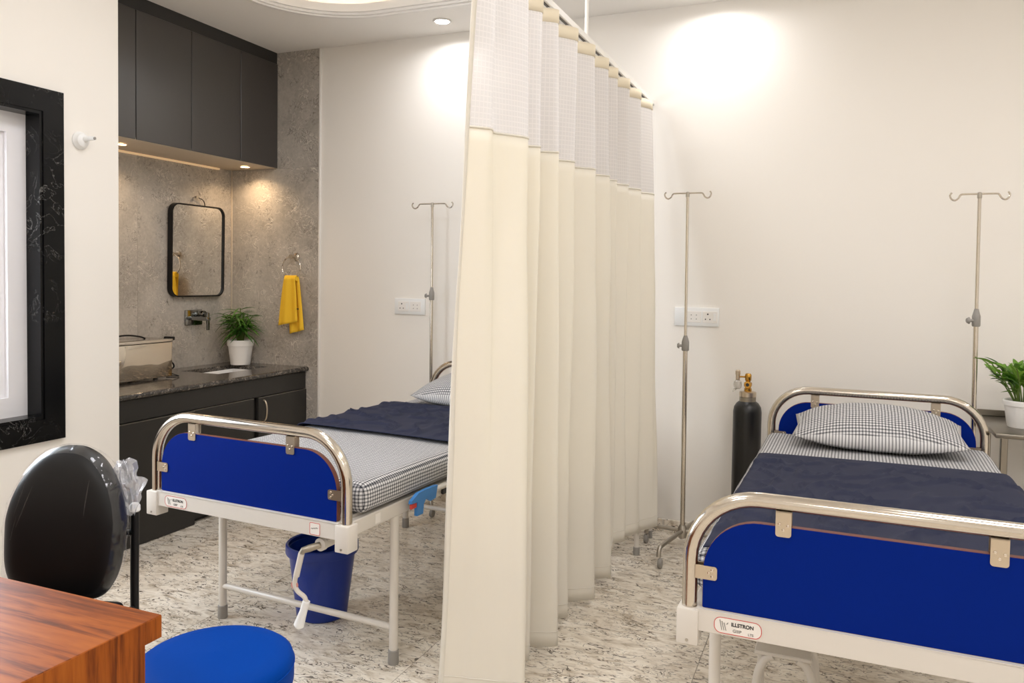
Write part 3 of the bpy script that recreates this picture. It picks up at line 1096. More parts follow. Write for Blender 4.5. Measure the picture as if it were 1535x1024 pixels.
# ------------------------------------------------------------------ switch plates
def socket_plate(x0, x1, z0, z1, label, off_x):
    cx, cz = (x0 + x1) / 2, (z0 + z1) / 2
    t = thing('socket_plate', (cx, YB, cz), 0, label, 'socket', 'socket plates on the cream wall')
    w, h = (x1 - x0) / 2, (z1 - z0) / 2
    MB().box(-w, w, -0.012, 0, -h, h, 0.003, 2).build('plate', 'white_plastic', t)
    for i in range(2):
        mx = off_x + i * 0.088
        so = MB().box(mx - 0.040, mx + 0.040, -0.0135, -0.008, -h * 0.62, h * 0.62, 0.002, 1).build('module', 'white_gloss', t)
        if (i == 0) == (off_x < -0.02):
            for (dx, dz, r_) in ((0.0, 0.016, 0.0045), (-0.012, -0.012, 0.0035), (0.012, -0.012, 0.0035)):
                MB().lathe([(r_, 0.0130), (r_, 0.0142)], (mx - 0.012 + dx, 0, dz), 12, 'y').build('pin_hole', 'ink', so)
            MB().box(mx + 0.018, mx + 0.034, -0.0150, -0.013, -0.020, 0.020, 0.001, 1).build('switch', 'white_plastic', so)
        else:
            for dx, dz in ((-0.014, 0.010), (0.014, 0.010), (-0.014, -0.012), (0.014, -0.012)):
                MB().lathe([(0.0028, 0.0130), (0.0028, 0.0139)], (mx + dx, 0, dz), 10, 'y').build('pin_hole', 'ink_grey', so)


socket_plate(-2.663, -2.440, 1.182, 1.284, 'white double socket plate left of the curtain', -0.045)
socket_plate(-0.854, -0.610, 1.173, 1.276, 'white double socket plate behind the stand right of the curtain', -0.015)


# ------------------------------------------------------------------ hospital beds
HW, ZB, ZTT, ZRB, SETB, LEN, ZH = 0.442, 0.603, 0.892, 0.553, 0.305, 1.967, 0.915


def bracket(parent, x, z, d, ysgn=1.0, k=0):
    """steel U plate clipping the board to the tube; d = 'v' hangs down, 'l'/'r' from a side tube"""
    w, h = 0.036, 0.062
    if d == 'v':
        ol = rrect(x - w / 2, x + w / 2, z - h, z, (0.007, 0.007, 0.001, 0.001), 4)
        rv = [(x, z - h * 0.72), (x - 0.009, z - h * 0.5), (x + 0.010, z - h * 0.55)]
        bb_ = (x - w / 2, x + w / 2, z - 0.003, z)
    else:
        s = 1 if d == 'l' else -1
        xa, xb = sorted((x, x + s * 0.056))
        ol = rrect(xa, xb, z - 0.017, z + 0.017, (0.001, 0.007, 0.007, 0.001) if s > 0 else (0.007, 0.001, 0.001, 0.007), 4)
        rv = [(x + s * 0.044, z - 0.008), (x + s * 0.044, z + 0.008), (x + s * 0.036, z)]
        bb_ = (min(x, x + s * 0.003), max(x, x + s * 0.003), z - 0.017, z + 0.017)
    q = MB()
    q.prism(ol, -0.0135 , -0.0110, 'xz')
    q.prism(ol, 0.0110, 0.0135, 'xz')
    q.box(bb_[0], bb_[1], -0.0135, 0.0135, bb_[2], bb_[3])
    o = q.build('bracket', 'steel_satin', parent, smooth=False)
    for (a, c) in rv:
        MB().lathe([(0.0042, 0.0134), (0.0036, 0.0152), (0.001, 0.0162)], (a, 0, c), 10, 'y').build('rivet', 'steel_bright', o)
    return o


def end_frame(t, y, zt, name, cpos, flip=1, board=True):
    fr = MB().tube([(p[0], y, p[2]) for p in arc_u(HW, ZB - 0.04, zt, 0.165)], 0.019, 18).build(name + '_tube', 'steel', t)
    g = 0.033
    bt = zt - 0.055
    ol = rrect(-HW + g, HW - g, ZB + 0.006, bt, (0.004, 0.004, 0.135, 0.135), 12)
    bd = MB().prism(ol, y - 0.0095, y + 0.0095, 'xz')
    bo = bd.build(name + '_edge', 'edge_brown', t, angle=30)
    ol2 = rrect(-HW + g + 0.0006, HW - g - 0.0006, ZB + 0.0066, bt - 0.0006, (0.004, 0.004, 0.1345, 0.1345), 12)
    for s in (-1, 1):
        MB().prism(ol2, y + s * 0.0095, y + s * 0.0102, 'xz').build('board_face', 'blue_laminate', bo, angle=30)
    hold = thing(name + '_clips', (0, y, 0))
    hold.parent = t
    for c in cpos:
        bracket(hold, c, zt - 0.017, 'v')
    zs = ZB + 0.095
    bracket(hold, -HW + 0.012, zs, 'l')
    bracket(hold, HW - 0.012, zs, 'r')
    return fr


def make_bed(x, y, rz, label, cpos, guard, letters=True):
    t = thing('hospital_bed', (x, y, 0), rz, label, 'bed', 'hospital beds')
    end_frame(t, 0.0, ZTT, 'footboard', cpos)
    end_frame(t, LEN, ZH, 'headboard', (-0.25, 0.25))
    # white frame rails: L-shaped angle with a lighter top flange
    for yy_, s in ((0.0, 1), (LEN, -1)):
        q = MB().box(-HW + 0.02, HW - 0.02, yy_ - 0.022, yy_ - 0.019 if s > 0 else yy_ + 0.022, ZRB, ZB + 0.004, 0.001, 1) if s > 0 else MB().box(-HW + 0.02, HW - 0.02, yy_ + 0.019, yy_ + 0.022, ZRB, ZB + 0.004, 0.001, 1)
        q.box(-HW + 0.02, HW - 0.02, min(yy_ - 0.022 * s, yy_ + 0.025 * s), max(yy_ - 0.022 * s, yy_ + 0.025 * s), ZB + 0.001, ZB + 0.0055)
        q.build('cross_rail', 'enamel', t, smooth=False)
    for s in (-1, 1):
        q = MB().box(min(s * HW, s * (HW - 0.03)), max(s * HW, s * (HW - 0.03)), 0.025, LEN - 0.025, ZRB, ZB, 0.003, 1)
        q.build('side_rail', 'enamel', t, smooth=False)
    for s in (-1, 1):
        for yy_ in (0.0, LEN):
            bl = MB().box(s * HW - 0.027, s * HW + 0.027, yy_ - 0.029, yy_ + 0.027, ZB - 0.088, ZB + 0.002, 0.004, 2).build('corner_block', 'enamel', t)
            MB().lathe([(0.004, 0.0), (0.004, 0.0015)], (s * HW, yy_ - 0.029 + 0.0, ZB - 0.076), 10, 'y').build('screw', 'steel_dull', bl)
    # mattress deck
    MB().box(-HW + 0.035, HW - 0.035, 0.04, LEN - 0.03, ZB - 0.03, ZB + 0.006).build('deck', 'enamel', t, smooth=False)
    # legs with grey feet, and the two braces
    for yy_ in (SETB, LEN - SETB):
        for s in (-1, 1):
            lg = MB().tube([(s * (HW - 0.018), yy_, 0.045), (s * (HW - 0.018), yy_, ZRB + 0.015)], 0.0165, 18).build('leg', 'enamel', t)
            MB().lathe([(0.019, 0.0), (0.020, 0.006), (0.0195, 0.052), (0.0175, 0.054)], (s * (HW - 0.018), yy_, 0), 18).build('rubber_foot', 'grey_plastic', lg)
        MB().tube([(-HW + 0.018, yy_, 0.135), (HW - 0.018, yy_, 0.135)], 0.0125, 14).build('brace', 'enamel', t)
        MB().box(-HW + 0.02, HW - 0.02, yy_ - 0.015, yy_ + 0.015, ZRB - 0.012, ZRB + 0.018).build('cross_member', 'enamel', t, smooth=False)
    # stickers
    yf = -0.0224
    st = MB().prism(rrect(-HW + 0.065, -HW + 0.178, ZRB + 0.005, ZRB + 0.045, 0.017, 8), yf - 0.0004, yf, 'xz').build('maker_sticker', 'sticker', t, smooth=False)
    MB().ring(rrect(-HW + 0.065, -HW + 0.178, ZRB + 0.005, ZRB + 0.045, 0.017, 8), rrect(-HW + 0.0665, -HW + 0.1765, ZRB + 0.0065, ZRB + 0.0435, 0.0155, 8), yf - 0.0008, yf - 0.0003, 'xz').build('sticker_border', 'ink_red', st, smooth=False)
    rx = (R(90), 0, 0)
    text_mesh('sticker_word', 'ILLSTRON', 0.0125, 'ink', st, (-HW + 0.106, yf - 0.0006, ZRB + 0.0265), rx, 0.0004, sx=0.95)
    text_mesh('sticker_word', 'GIIIP', 0.0105, 'ink_grey', st, (-HW + 0.110, yf - 0.0006, ZRB + 0.0120), rx, 0.0001)
    text_mesh('sticker_word', 'LTS', 0.0085, 'ink_grey', st, (-HW + 0.146, yf - 0.0006, ZRB + 0.0100), rx, 0.0001)
    lg_ = MB()
    for i, (xa, xb) in enumerate(((0.078, 0.084), (0.083, 0.089), (0.088, 0.094))):
        lg_.prism([(-HW + xa, ZRB + 0.038 - 0.003 * i), (-HW + xa + 0.002, ZRB + 0.038 - 0.003 * i), (-HW + xb + 0.001, ZRB + 0.013), (-HW + xb - 0.0005, ZRB + 0.013)], yf - 0.0009, yf - 0.0004, 'xz')
    lg_.prism([(-HW + 0.094, ZRB + 0.028), (-HW + 0.099, ZRB + 0.035), (-HW + 0.0985, ZRB + 0.030)], yf - 0.0009, yf - 0.0004, 'xz')
    lg_.build('sticker_logo', 'ink_grey', st, smooth=False)
    s2 = MB().prism(rrect(HW - 0.135, HW - 0.092, ZRB + 0.004, ZRB + 0.045, 0.005, 5), yf - 0.0004, yf, 'xz').build('notice_sticker', 'sticker', t, smooth=False)
    MB().ring(rrect(HW - 0.135, HW - 0.092, ZRB + 0.004, ZRB + 0.045, 0.005, 5), rrect(HW - 0.1335, HW - 0.0935, ZRB + 0.0055, ZRB + 0.0435, 0.004, 5), yf - 0.0008, yf - 0.0003, 'xz').build('sticker_border', 'ink_red', s2, smooth=False)
    MB().tube([(HW - 0.128 + 0.003 * k, yf - 0.0005, ZRB + 0.024 + 0.002 * math.sin(k * 2.1) + 0.0006 * k) for k in range(10)], 0.0009, 5).build('sticker_scribble', 'ink', s2)
    # crank under the foot rail
    cr = thing('crank_hold', (0.332, 0.03, ZRB - 0.035))
    cr.parent = t
    cr.name = 'crank'
    MB().lathe([(0.012, -0.05), (0.019, -0.045), (0.019, 0.012), (0.022, 0.014), (0.022, 0.03), (0.012, 0.032)], n=20, axis='y').build('hub', 'enamel', cr)
    MB().box(-0.012, 0.03, -0.01, 0.05, 0.010, 0.036, 0.002, 1).build('hanger', 'enamel', cr, smooth=False)
    MB().tube([(0, -0.03, 0), (-0.018, -0.062, -0.005), (-0.032, -0.076, -0.010), (-0.037, -0.080, -0.022)], [0.011, 0.012, 0.011, 0.010]).build('joint', 'worn_steel', cr)
    MB().tube([(-0.036, -0.079, -0.018), (-0.054, -0.084, -0.098)], 0.0105).build('arm', 'enamel', cr)
    MB().tube(catmull([(-0.054, -0.084, -0.09), (-0.060, -0.084, -0.125), (-0.050, -0.082, -0.148), (-0.024, -0.078, -0.165), (-0.018, -0.076, -0.185)], 6), 0.008, 12).build('rod', 'enamel', cr)
    MB().lathe([(0.001, 0.0), (0.013, 0.001), (0.013, 0.008), (0.001, 0.009)], (-0.062, -0.078, -0.130), 16, 'y').build('pivot_disc', 'pink_plastic', cr)
    MB().tube([(-0.017, -0.076, -0.178), (-0.027, -0.080, -0.215), (-0.042, -0.084, -0.262), (-0.046, -0.085, -0.270)], [0.0125, 0.0130, 0.0180, 0.010]).build('grip', 'white_plastic', cr)
    # folded side guard
    for s in guard:
        xg = s * (HW + 0.018)
        MB().tube([(xg, 0.38, ZB - 0.004), (xg, 1.55, ZB - 0.004)], 0.011, 12).build('guard_bar', 'enamel', t)
        MB().tube([(xg + s * 0.014, 0.62, ZB + 0.052), (xg + s * 0.014, 1.60, ZB + 0.052)], 0.014, 12).build('guard_bar', 'enamel', t)
        for yy_ in (0.385, 0.82, 1.26):
            xq0, xq1 = sorted((xg + s * 0.008, xg + s * 0.022))
            zq = ZB - 0.014
            prof = [(yy_ - 0.018, zq - 0.050), (yy_ + 0.022, zq - 0.050), (yy_ + 0.026, zq - 0.016), (yy_ + 0.045, zq + 0.004), (yy_ + 0.075, zq - 0.016), (yy_ + 0.112, zq - 0.012),
                    (yy_ + 0.125, zq + 0.034), (yy_ + 0.05, zq + 0.036), (yy_ - 0.01, zq + 0.034), (yy_ - 0.055, zq + 0.014), (yy_ - 0.058, zq + 0.004), (yy_ - 0.016, zq + 0.002)]
            gc = MB().prism(prof, xq0, xq1, 'yz').build('guard_clip', 'blue_clip', t, smooth=False)
            MB().box(min(xq0, xq1) + 0.001, max(xq0, xq1) - 0.002, yy_ - 0.054, yy_ - 0.017, zq - 0.018, zq + 0.001, 0.003, 1).build('release_tab', 'red_plastic', gc)
        xq0, xq1 = sorted((s * HW, s * (HW + 0.012)))
        MB().box(s * HW if s > 0 else -HW - 0.0006, s * HW + 0.0006 if s > 0 else -HW, 0.16, 0.19, ZRB + 0.008, ZRB + 0.042).build('side_sticker', 'sticker', t)
        MB().box(xq0, xq1, 0.60, 0.63, ZRB + 0.006, ZRB + 0.034, 0.003, 1).build('rubber_stop', 'ink', t)
    return t


BL = (-1.92181, 2.20062, -0.0587)
BR = (0.11189, 1.98336, -0.0216)
make_bed(*BL, 'hospital bed with blue footboard left of the curtain', (-0.250, 0.212), (1,))
make_bed(*BR, 'hospital bed with blue footboard right of the curtain', (-0.222, 0.222), ())


def bed_thing(bed, name, lx, ly, lz, label, cat, group, rz=0.0):
    x, y, a = bed
    ca, sa = math.cos(a), math.sin(a)
    return thing(name, (x + ca * lx - sa * ly, y + sa * lx + ca * ly, lz), a + rz, label, cat, group)


MZ0, MZ1 = ZB + 0.0065, 0.716


def mattress(bed, label):
    x, y, a = bed
    b = bmesh.new()
    bmesh.ops.create_cube(b, size=1.0)
    for v in b.verts:
        v.co = Vector((v.co.x * 0.910, v.co.y * 1.85, v.co.z * (MZ1 - MZ0)))
    bmesh.ops.bevel(b, geom=b.edges[:], offset=0.040, segments=5, profile=0.5, affect='EDGES')
    bmesh.ops.bisect_plane
    for k in range(24):
        co = Vector((0, -0.86 + 1.72 * k / 23, 0))
        g = b.verts[:] + b.edges[:] + b.faces[:]
        bmesh.ops.bisect_plane(b, geom=g, plane_co=co, plane_no=(0, 1, 0))
    for k in range(14):
        co = Vector((-0.39 + 0.78 * k / 13, 0, 0))
        g = b.verts[:] + b.edges[:] + b.faces[:]
        bmesh.ops.bisect_plane(b, geom=g, plane_co=co, plane_no=(1, 0, 0))
    for v in b.verts:
        if v.co.z > 0:
            nz = noise.noise(Vector((v.co.x * 3 + x, v.co.y * 3, 0)))
            v.co.z += 0.006 * nz + 0.004 * math.cos(v.co.x * 3)
        if abs(v.co.x) > 0.42:
            v.co.x += 0.004 * noise.noise(Vector((v.co.y * 5, v.co.z * 9, x)))
    mb = MB().bm(b)
    b.free()
    t = bed_thing(bed, 'mattress', 0, 0.025 + 1.85 / 2 + 0.05, (MZ0 + MZ1) / 2, label, 'mattress', 'mattresses on the beds')
    mb.build('fitted_sheet', 'plaid_sheet', t, angle=60)
    return t


mattress(BL, 'mattress in a black and white checked sheet on the left bed')
mattress(BR, 'mattress in a black and white checked sheet on the right bed')


def blanket(bed, y0, y1, label, seed, drop0, drop1, skew=0.0):
    x, y, a = bed
    nx, ny = 90, 80
    V, F = [], []
    half = 0.455
    rr = 0.036
    L_ = half - rr
    for j in range(ny + 1):
        v = j / ny
        for i in range(nx + 1):
            u = -1 + 2 * i / nx
            drop = drop0 if u < 0 else drop1
            tot = L_ + rr * PI / 2 + drop
            s = abs(u) * tot
            sg = 1 if u > 0 else -1
            if s < L_:
                px, pz = s, 0.0
            elif s < L_ + rr * PI / 2:
                q = (s - L_) / rr
                px, pz = L_ + rr * math.sin(q), -rr * (1 - math.cos(q))
            else:
                px, pz = half + 0.004, -rr - (s - L_ - rr * PI / 2)
            yl = y0 + (y1 - y0) * v + skew * u * 0.04
            n1 = noise.noise(Vector((u * 2.2 + seed, yl * 2.4, seed)))
            n2 = noise.noise(Vector((u * 5 + yl * 3, yl * 6 - u * 4, seed + 5)))
            n3 = abs(noise.noise(Vector((u * 3.1 - yl * 2.0, yl * 3.3 + u, seed + 9))))
            edge = min(1.0, (1 - abs(u)) * 12 + 0.4)
            ed = min(1.0, min(v, 1 - v) * 9)
            n4 = abs(noise.noise(Vector((u * 1.7 + yl * 5.5, yl * 1.2 - u * 2.0, seed + 13))))
            hgt = (0.005 * n1 + 0.003 * n2 + 0.012 * max(0, 0.09 - n3) / 0.09 + 0.010 * max(0, 0.06 - n4) / 0.06) * ed
            top = MZ1 + 0.011 + 0.004 * math.cos(px * 3) + max(0, hgt + 0.005) * edge
            wob = 0.0025 * noise.noise(Vector((u * 4, v * 0.5, seed + 3)))
            V.append((sg * (px + 0.004), yl + (wob if j in (0, ny) else wob * 0.6), top + pz))
    for j in range(ny):
        for i in range(nx):
            q = j * (nx + 1) + i
            F.append((q, q + 1, q + nx + 2, q + nx + 1))
    t = bed_thing(bed, 'blanket', 0, 0, 0, label, 'blanket', 'navy blankets on the beds')
    o = MB().add(V, F).build('cloth', 'navy_cloth', t, angle=80)
    sm = o.modifiers.new('thickness', 'SOLIDIFY')
    sm.thickness = 0.003
    sm.offset = 1.0
    return t


blanket(BL, 0.775, 1.53, 'navy blue blanket laid across the middle of the left bed', 2.0, 0.03, 0.035, -0.3)
blanket(BR, 0.100, 1.34, 'navy blue blanket covering the lower part of the right bed', 8.0, -0.055, 0.020, 0.6)


def pillow(bed, lx, ly, lz, label, rz, tilt, seed):
    n = 44
    V, F = [], []
    a_, b_, T = 0.335, 0.205, 0.105
    for side in (1, -1):
        for j in range(n + 1):
            for i in range(n + 1):
                u, v = -1 + 2 * i / n, -1 + 2 * j / n
                prof = max(0.0, (1 - abs(u) ** 2.0)) ** 0.62 * max(0.0, (1 - abs(v) ** 2.0)) ** 0.55
                wr = 0.006 * noise.noise(Vector((u * 4 + seed, v * 4, side * 3))) * prof ** 0.3
                px = a_ * u * (1 - 0.05 * (1 - abs(v)) * abs(u))
                py = b_ * v * (1 - 0.28 * abs(u) ** 3)
                h = T * prof + (wr if prof > 0.02 else 0)
                V.append((px, py, h if side > 0 else -h * 0.62))
    m1 = (n + 1) ** 2
    for sidx in (0, 1):
        for j in range(n):
            for i in range(n):
                q = sidx * m1 + j * (n + 1) + i
                f_ = (q, q + 1, q + n + 2, q + n + 1)
                F.append(f_ if sidx == 0 else f_[::-1])
    t = bed_thing(bed, 'pillow', lx, ly, lz, label, 'pillow', 'checked pillows on the beds', rz)
    t.rotation_euler = (tilt, 0, bed[2] + rz)
    me = MB().add(V, F)
    o = me.build('pillow_case', 'plaid_pillow', t, angle=80)
    b = bmesh.new()
    b.from_mesh(o.data)
    bmesh.ops.remove_doubles(b, verts=b.verts[:], dist=0.0006)
    bmesh.ops.recalc_face_normals(b, faces=b.faces[:])
    b.to_mesh(o.data)
    b.free()
    return t


pillow(BL, -0.02, 1.735, 0.790, 'checked pillow on the left bed, half hidden by the curtain', 0.0, R(9), 1.0)
pillow(BR, 0.01, 1.735, 0.792, 'checked pillow on the right bed', 0.02, R(9), 4.0)

# ------------------------------------------------------------------ bin under the left bed
t = thing('waste_bin', (-1.978, 2.73, 0), 0, 'blue plastic bin under the left bed', 'bin')
MB().lathe([(0.001, 0.0), (0.098, 0.0), (0.104, 0.006), (0.138, 0.285), (0.139, 0.29), (0.136, 0.288), (0.101, 0.010), (0.001, 0.008)], n=48, capb=False, capt=False).build('body', 'blue_bin', t)
MB().lathe([(0.137, 0.272), (0.147, 0.268), (0.150, 0.275), (0.149, 0.305), (0.144, 0.310), (0.137, 0.306)], n=48, capb=False, capt=False).build('rim', 'blue_bin', t)


# ------------------------------------------------------------------ drip stands
def iv_stand(x, y, label, arm, zclamp, top, legs, rz_arm=0.0, lean=(0, 0), lower_r=0.0125):
    t = thing('drip_stand', (x, y, 0), 0, label, 'drip stand', 'drip stands by the wall')
    MB().tube([(0, 0, 0.06), (lean[0] * zclamp / top, lean[1], zclamp)], lower_r, 16).build('lower_pole', 'steel', t)
    MB().tube([(lean[0] * zclamp / top, 0, zclamp - 0.02), (lean[0], 0, top - 0.012)], 0.0075, 14).build('upper_pole', 'steel', t)
    xc = lean[0] * zclamp / top
    kn = MB().lathe([(lower_r + 0.004, -0.035), (lower_r + 0.007, -0.03), (lower_r + 0.007, 0.012), (lower_r + 0.002, 0.03), (0.009, 0.045)], (xc, 0, zclamp), 18).build('clamp', 'grey_plastic', t)
    MB().tube([(xc - 0.012, -0.006, zclamp - 0.008), (xc - 0.034, -0.014, zclamp - 0.008)], [0.007, 0.007]).tube([(xc - 0.030, -0.012, zclamp - 0.008), (xc - 0.040, -0.015, zclamp - 0.008)], [0.016, 0.010]).build('clamp_knob', 'grey_plastic', kn)
    hk = MB()
    for s in (-1, 1):
        pts = [(0, 0, 0), (s * arm * 0.55, 0, 0), (s * arm * 0.66, 0, -0.004), (s * arm * 0.74, 0, -0.019), (s * arm * 0.86, 0, -0.027), (s * arm * 0.97, 0, -0.020), (s * arm * 1.02, 0, -0.004), (s * arm * 0.96, 0, 0.008)]
        pts = [(p[0] * math.cos(rz_arm), p[0] * math.sin(rz_arm), p[2]) for p in pts]
        hk.tube(catmull(pts, 5), 0.0042, 10)
    o = hk.build('hook_bar', 'steel', t)
    o.location = (lean[0], 0, top)
    MB().lathe([(0.009, -0.02), (0.010, -0.016), (0.010, 0.004), (0.005, 0.008)], (lean[0], 0, top), 14).build('cap', 'steel_dull', t)
    MB().lathe([(0.022, 0.065), (0.024, 0.07), (0.024, 0.115), (0.017, 0.13)], n=18).build('hub', 'steel_dull', t)
    for (a, L_) in legs:
        ca, sa = math.cos(a), math.sin(a)
        lg = MB().tube(catmull([(0.015 * ca, 0.015 * sa, 0.100), (L_ * 0.8 * ca, L_ * 0.8 * sa, 0.100), (L_ * 0.96 * ca, L_ * 0.96 * sa, 0.094), (L_ * ca, L_ * sa, 0.055)], 6), 0.0115, 12).build('leg', 'steel_dull', t)
        MB().lathe([(0.001, -0.011), (0.021, -0.010), (0.0245, -0.005), (0.0245, 0.005), (0.021, 0.010), (0.001, 0.011)], (L_ * ca - 0.008 * sa, L_ * sa, 0.0245), 18, 'x').build('caster', 'grey_plastic', lg)
    return t


star5 = [(R(90 + 72 * k), 0.22) for k in range(5)]
iv_stand(-2.332, 4.33, 'chrome drip stand by the socket left of the curtain', 0.139, 1.315, 1.875, [(R(14), 0.25), (R(166), 0.25), (R(-60), 0.25), (R(-120), 0.25)], lean=(-0.006, 0), lower_r=0.0095)
iv_stand(-0.738, 4.18, 'chrome drip stand between the curtain and the gas cylinder', 0.118, 1.09, 1.880, [(R(-100), 0.33), (R(173), 0.20), (R(-10), 0.20), (R(80), 0.19)], lean=(-0.012, 0))
iv_stand(0.578, 4.10, 'chrome drip stand between the right bed and the plant trolley', 0.115, 1.27, 1.832, [(R(120), 0.18), (R(-150), 0.0 + 0.14), (R(60), 0.18), (R(-40), 0.16)], lean=(-0.012, 0), lower_r=0.0105)

# ------------------------------------------------------------------ gas cylinder
t = thing('gas_cylinder', (-0.432, 4.27, 0), 0, 'black oxygen cylinder with brass valve standing against the wall', 'gas cylinder')
MB().lathe([(0.068, 0.0), (0.072, 0.006), (0.072, 0.745), (0.068, 0.770), (0.055, 0.790), (0.042, 0.800)], n=36).build('body', 'cylinder_black', t)
MB().lathe([(0.058, 0.782), (0.046, 0.796), (0.042, 0.800), (0.042, 0.822), (0.040, 0.824)], n=30, capb=False).build('neck', 'worn_steel', t)
MB().lathe([(0.043, 0.8245), (0.043, 0.848), (0.040, 0.850), (0.020, 0.852)], n=30).build('collar', 'steel_satin', t)
vl = MB().lathe([(0.019, 0.850), (0.019, 0.866), (0.014, 0.870), (0.020, 0.884), (0.020, 0.896), (0.011, 0.902), (0.016, 0.910), (0.017, 0.936), (0.013, 0.944), (0.003, 0.946)], n=22)
vl.lathe([(0.018, 0.0), (0.018, 0.026), (0.009, 0.0265), (0.009, 0.02)], (0.0, 0, 0.888), 18, 'y', capt=False)
vl.build('valve', 'brass', t)
MB().lathe([(0.009, 0.022), (0.009, 0.0268)], (0, 0, 0.888), 14, 'y').build('outlet', 'ink', t)
MB().tube([(-0.012, 0, 0.926), (-0.045, -0.004, 0.926)], 0.0045, 10).build('side_pipe', 'brass', t)
MB().lathe([(0.006, 0.905), (0.011, 0.912), (0.011, 0.935), (0.013, 0.937), (0.013, 0.956), (0.008, 0.962)], (-0.052, -0.004, 0), 16).build('gauge', 'steel_satin', t)
MB().lathe([(0.012, 0.862), (0.019, 0.868), (0.021, 0.885), (0.019, 0.900), (0.010, 0.908)], (-0.052, -0.004, 0), 18).build('flow_bulb', 'hose_clear', t)
MB().tube(catmull([(-0.054, -0.004, 0.868), (-0.068, -0.008, 0.856), (-0.070, -0.010, 0.845)], 4), 0.006, 8).build('hose_stub', 'hose_clear', t)

# ------------------------------------------------------------------ steel trolley at the right
t = thing('steel_trolley', (0.90, 4.13, 0), 0, 'steel two tier trolley at the right edge holding the potted plant', 'trolley')
tx, ty = 0.275, 0.255
for zz, nm in ((0.795, 'top_tray'), (0.40, 'lower_shelf')):
    q = MB().box(-tx, tx, -ty, ty, zz - 0.022, zz - 0.0, 0.006, 2)
    o = q.build(nm, 'trolley_steel', t)
    MB().box(-tx, tx, ty - 0.008, ty, zz, zz + 0.03, 0.002, 1).build('back_lip', 'trolley_steel', o)
for sx in (-1, 1):
    for sy in (-1, 1):
        lg = MB().box(sx * (tx - 0.04) - 0.014, sx * (tx - 0.04) + 0.014, sy * (ty - 0.05) - 0.014, sy * (ty - 0.05) + 0.014, 0.05, 0.773, 0.003, 1).build('leg', 'trolley_steel', t)
        MB().lathe([(0.001, -0.011), (0.021, -0.010), (0.025, -0.004), (0.025, 0.004), (0.021, 0.010), (0.001, 0.011)], (sx * (tx - 0.04), sy * (ty - 0.05), 0.025), 16, 'x').build('caster', 'black_plastic', lg)

# low white stand whose leg shows under the curtain
t = thing('bedside_stool', (-1.115, 4.145, 0), 0, 'white stool behind the curtain, one leg showing below the hem', 'stool')
MB().box(-0.19, 0.19, -0.165, 0.165, 0.43, 0.455, 0.006, 2).build('seat', 'enamel', t)
for sx in (-1, 1):
    for sy in (-1, 1):
        lg = MB().tube([(sx * 0.175, sy * 0.15, 0.03), (sx * 0.175, sy * 0.15, 0.432)], 0.0135, 16).build('leg', 'enamel', t)
        MB().lathe([(0.0165, 0.0), (0.017, 0.005), (0.0165, 0.04), (0.015, 0.042)], (sx * 0.175, sy * 0.15, 0), 16).build('rubber_foot', 'grey_plastic', lg)

# bent tube step under the right bed
t = thing('tube_stool', (-0.125, 2.60, 0), 0, 'low white bent tube step stool under the right bed', 'step stool')
MB().box(-0.09, 0.075, -0.09, 0.09, 0.274, 0.286, 0.003, 1).build('tread', 'enamel', t)
for sx in (-1, 1):
    pts = catmull([(sx * 0.035, -0.08, 0.274), (sx * 0.062, -0.08, 0.255), (sx * 0.082, -0.09, 0.19), (sx * 0.088, -0.09, 0.0)], 6)
    MB().tube(pts, 0.0125, 14).build('leg', 'enamel', t)
    pts = catmull([(sx * 0.035, 0.08, 0.274), (sx * 0.062, 0.08, 0.255), (sx * 0.082, 0.09, 0.19), (sx * 0.088, 0.09, 0.0)], 6)
    MB().tube(pts, 0.0125, 14).build('leg', 'enamel', t)

# ------------------------------------------------------------------ curtain, rail and rods
XC, ZRAIL = -1.007, 2.42
t = thing('curtain_rail', (XC, 3.2, ZRAIL), 0, 'white ceiling hung curtain rail running to the wall', 'curtain rail')
rl = MB().box(-0.013, 0.013, -1.45, YB - 3.2, -0.012, 0.014, 0.002, 1)
rl.build('track', 'rail_white', t, smooth=False)
MB().box(-0.005, 0.005, -1.45, YB - 3.2, -0.014, -0.0118).build('slot', 'slot_dark', t)
for y in (-0.007, -1.35):
    rod = MB().tube([(0, y, 0.013), (0, y, ZC - ZRAIL)], 0.0085, 14).build('drop_rod', 'rail_white', t)
    MB().lathe([(0.03, 0), (0.03, 0.006), (0.012, 0.012)], (0, y, ZC - ZRAIL - 0.012), 18).build('ceiling_cup', 'white_gloss', rod)

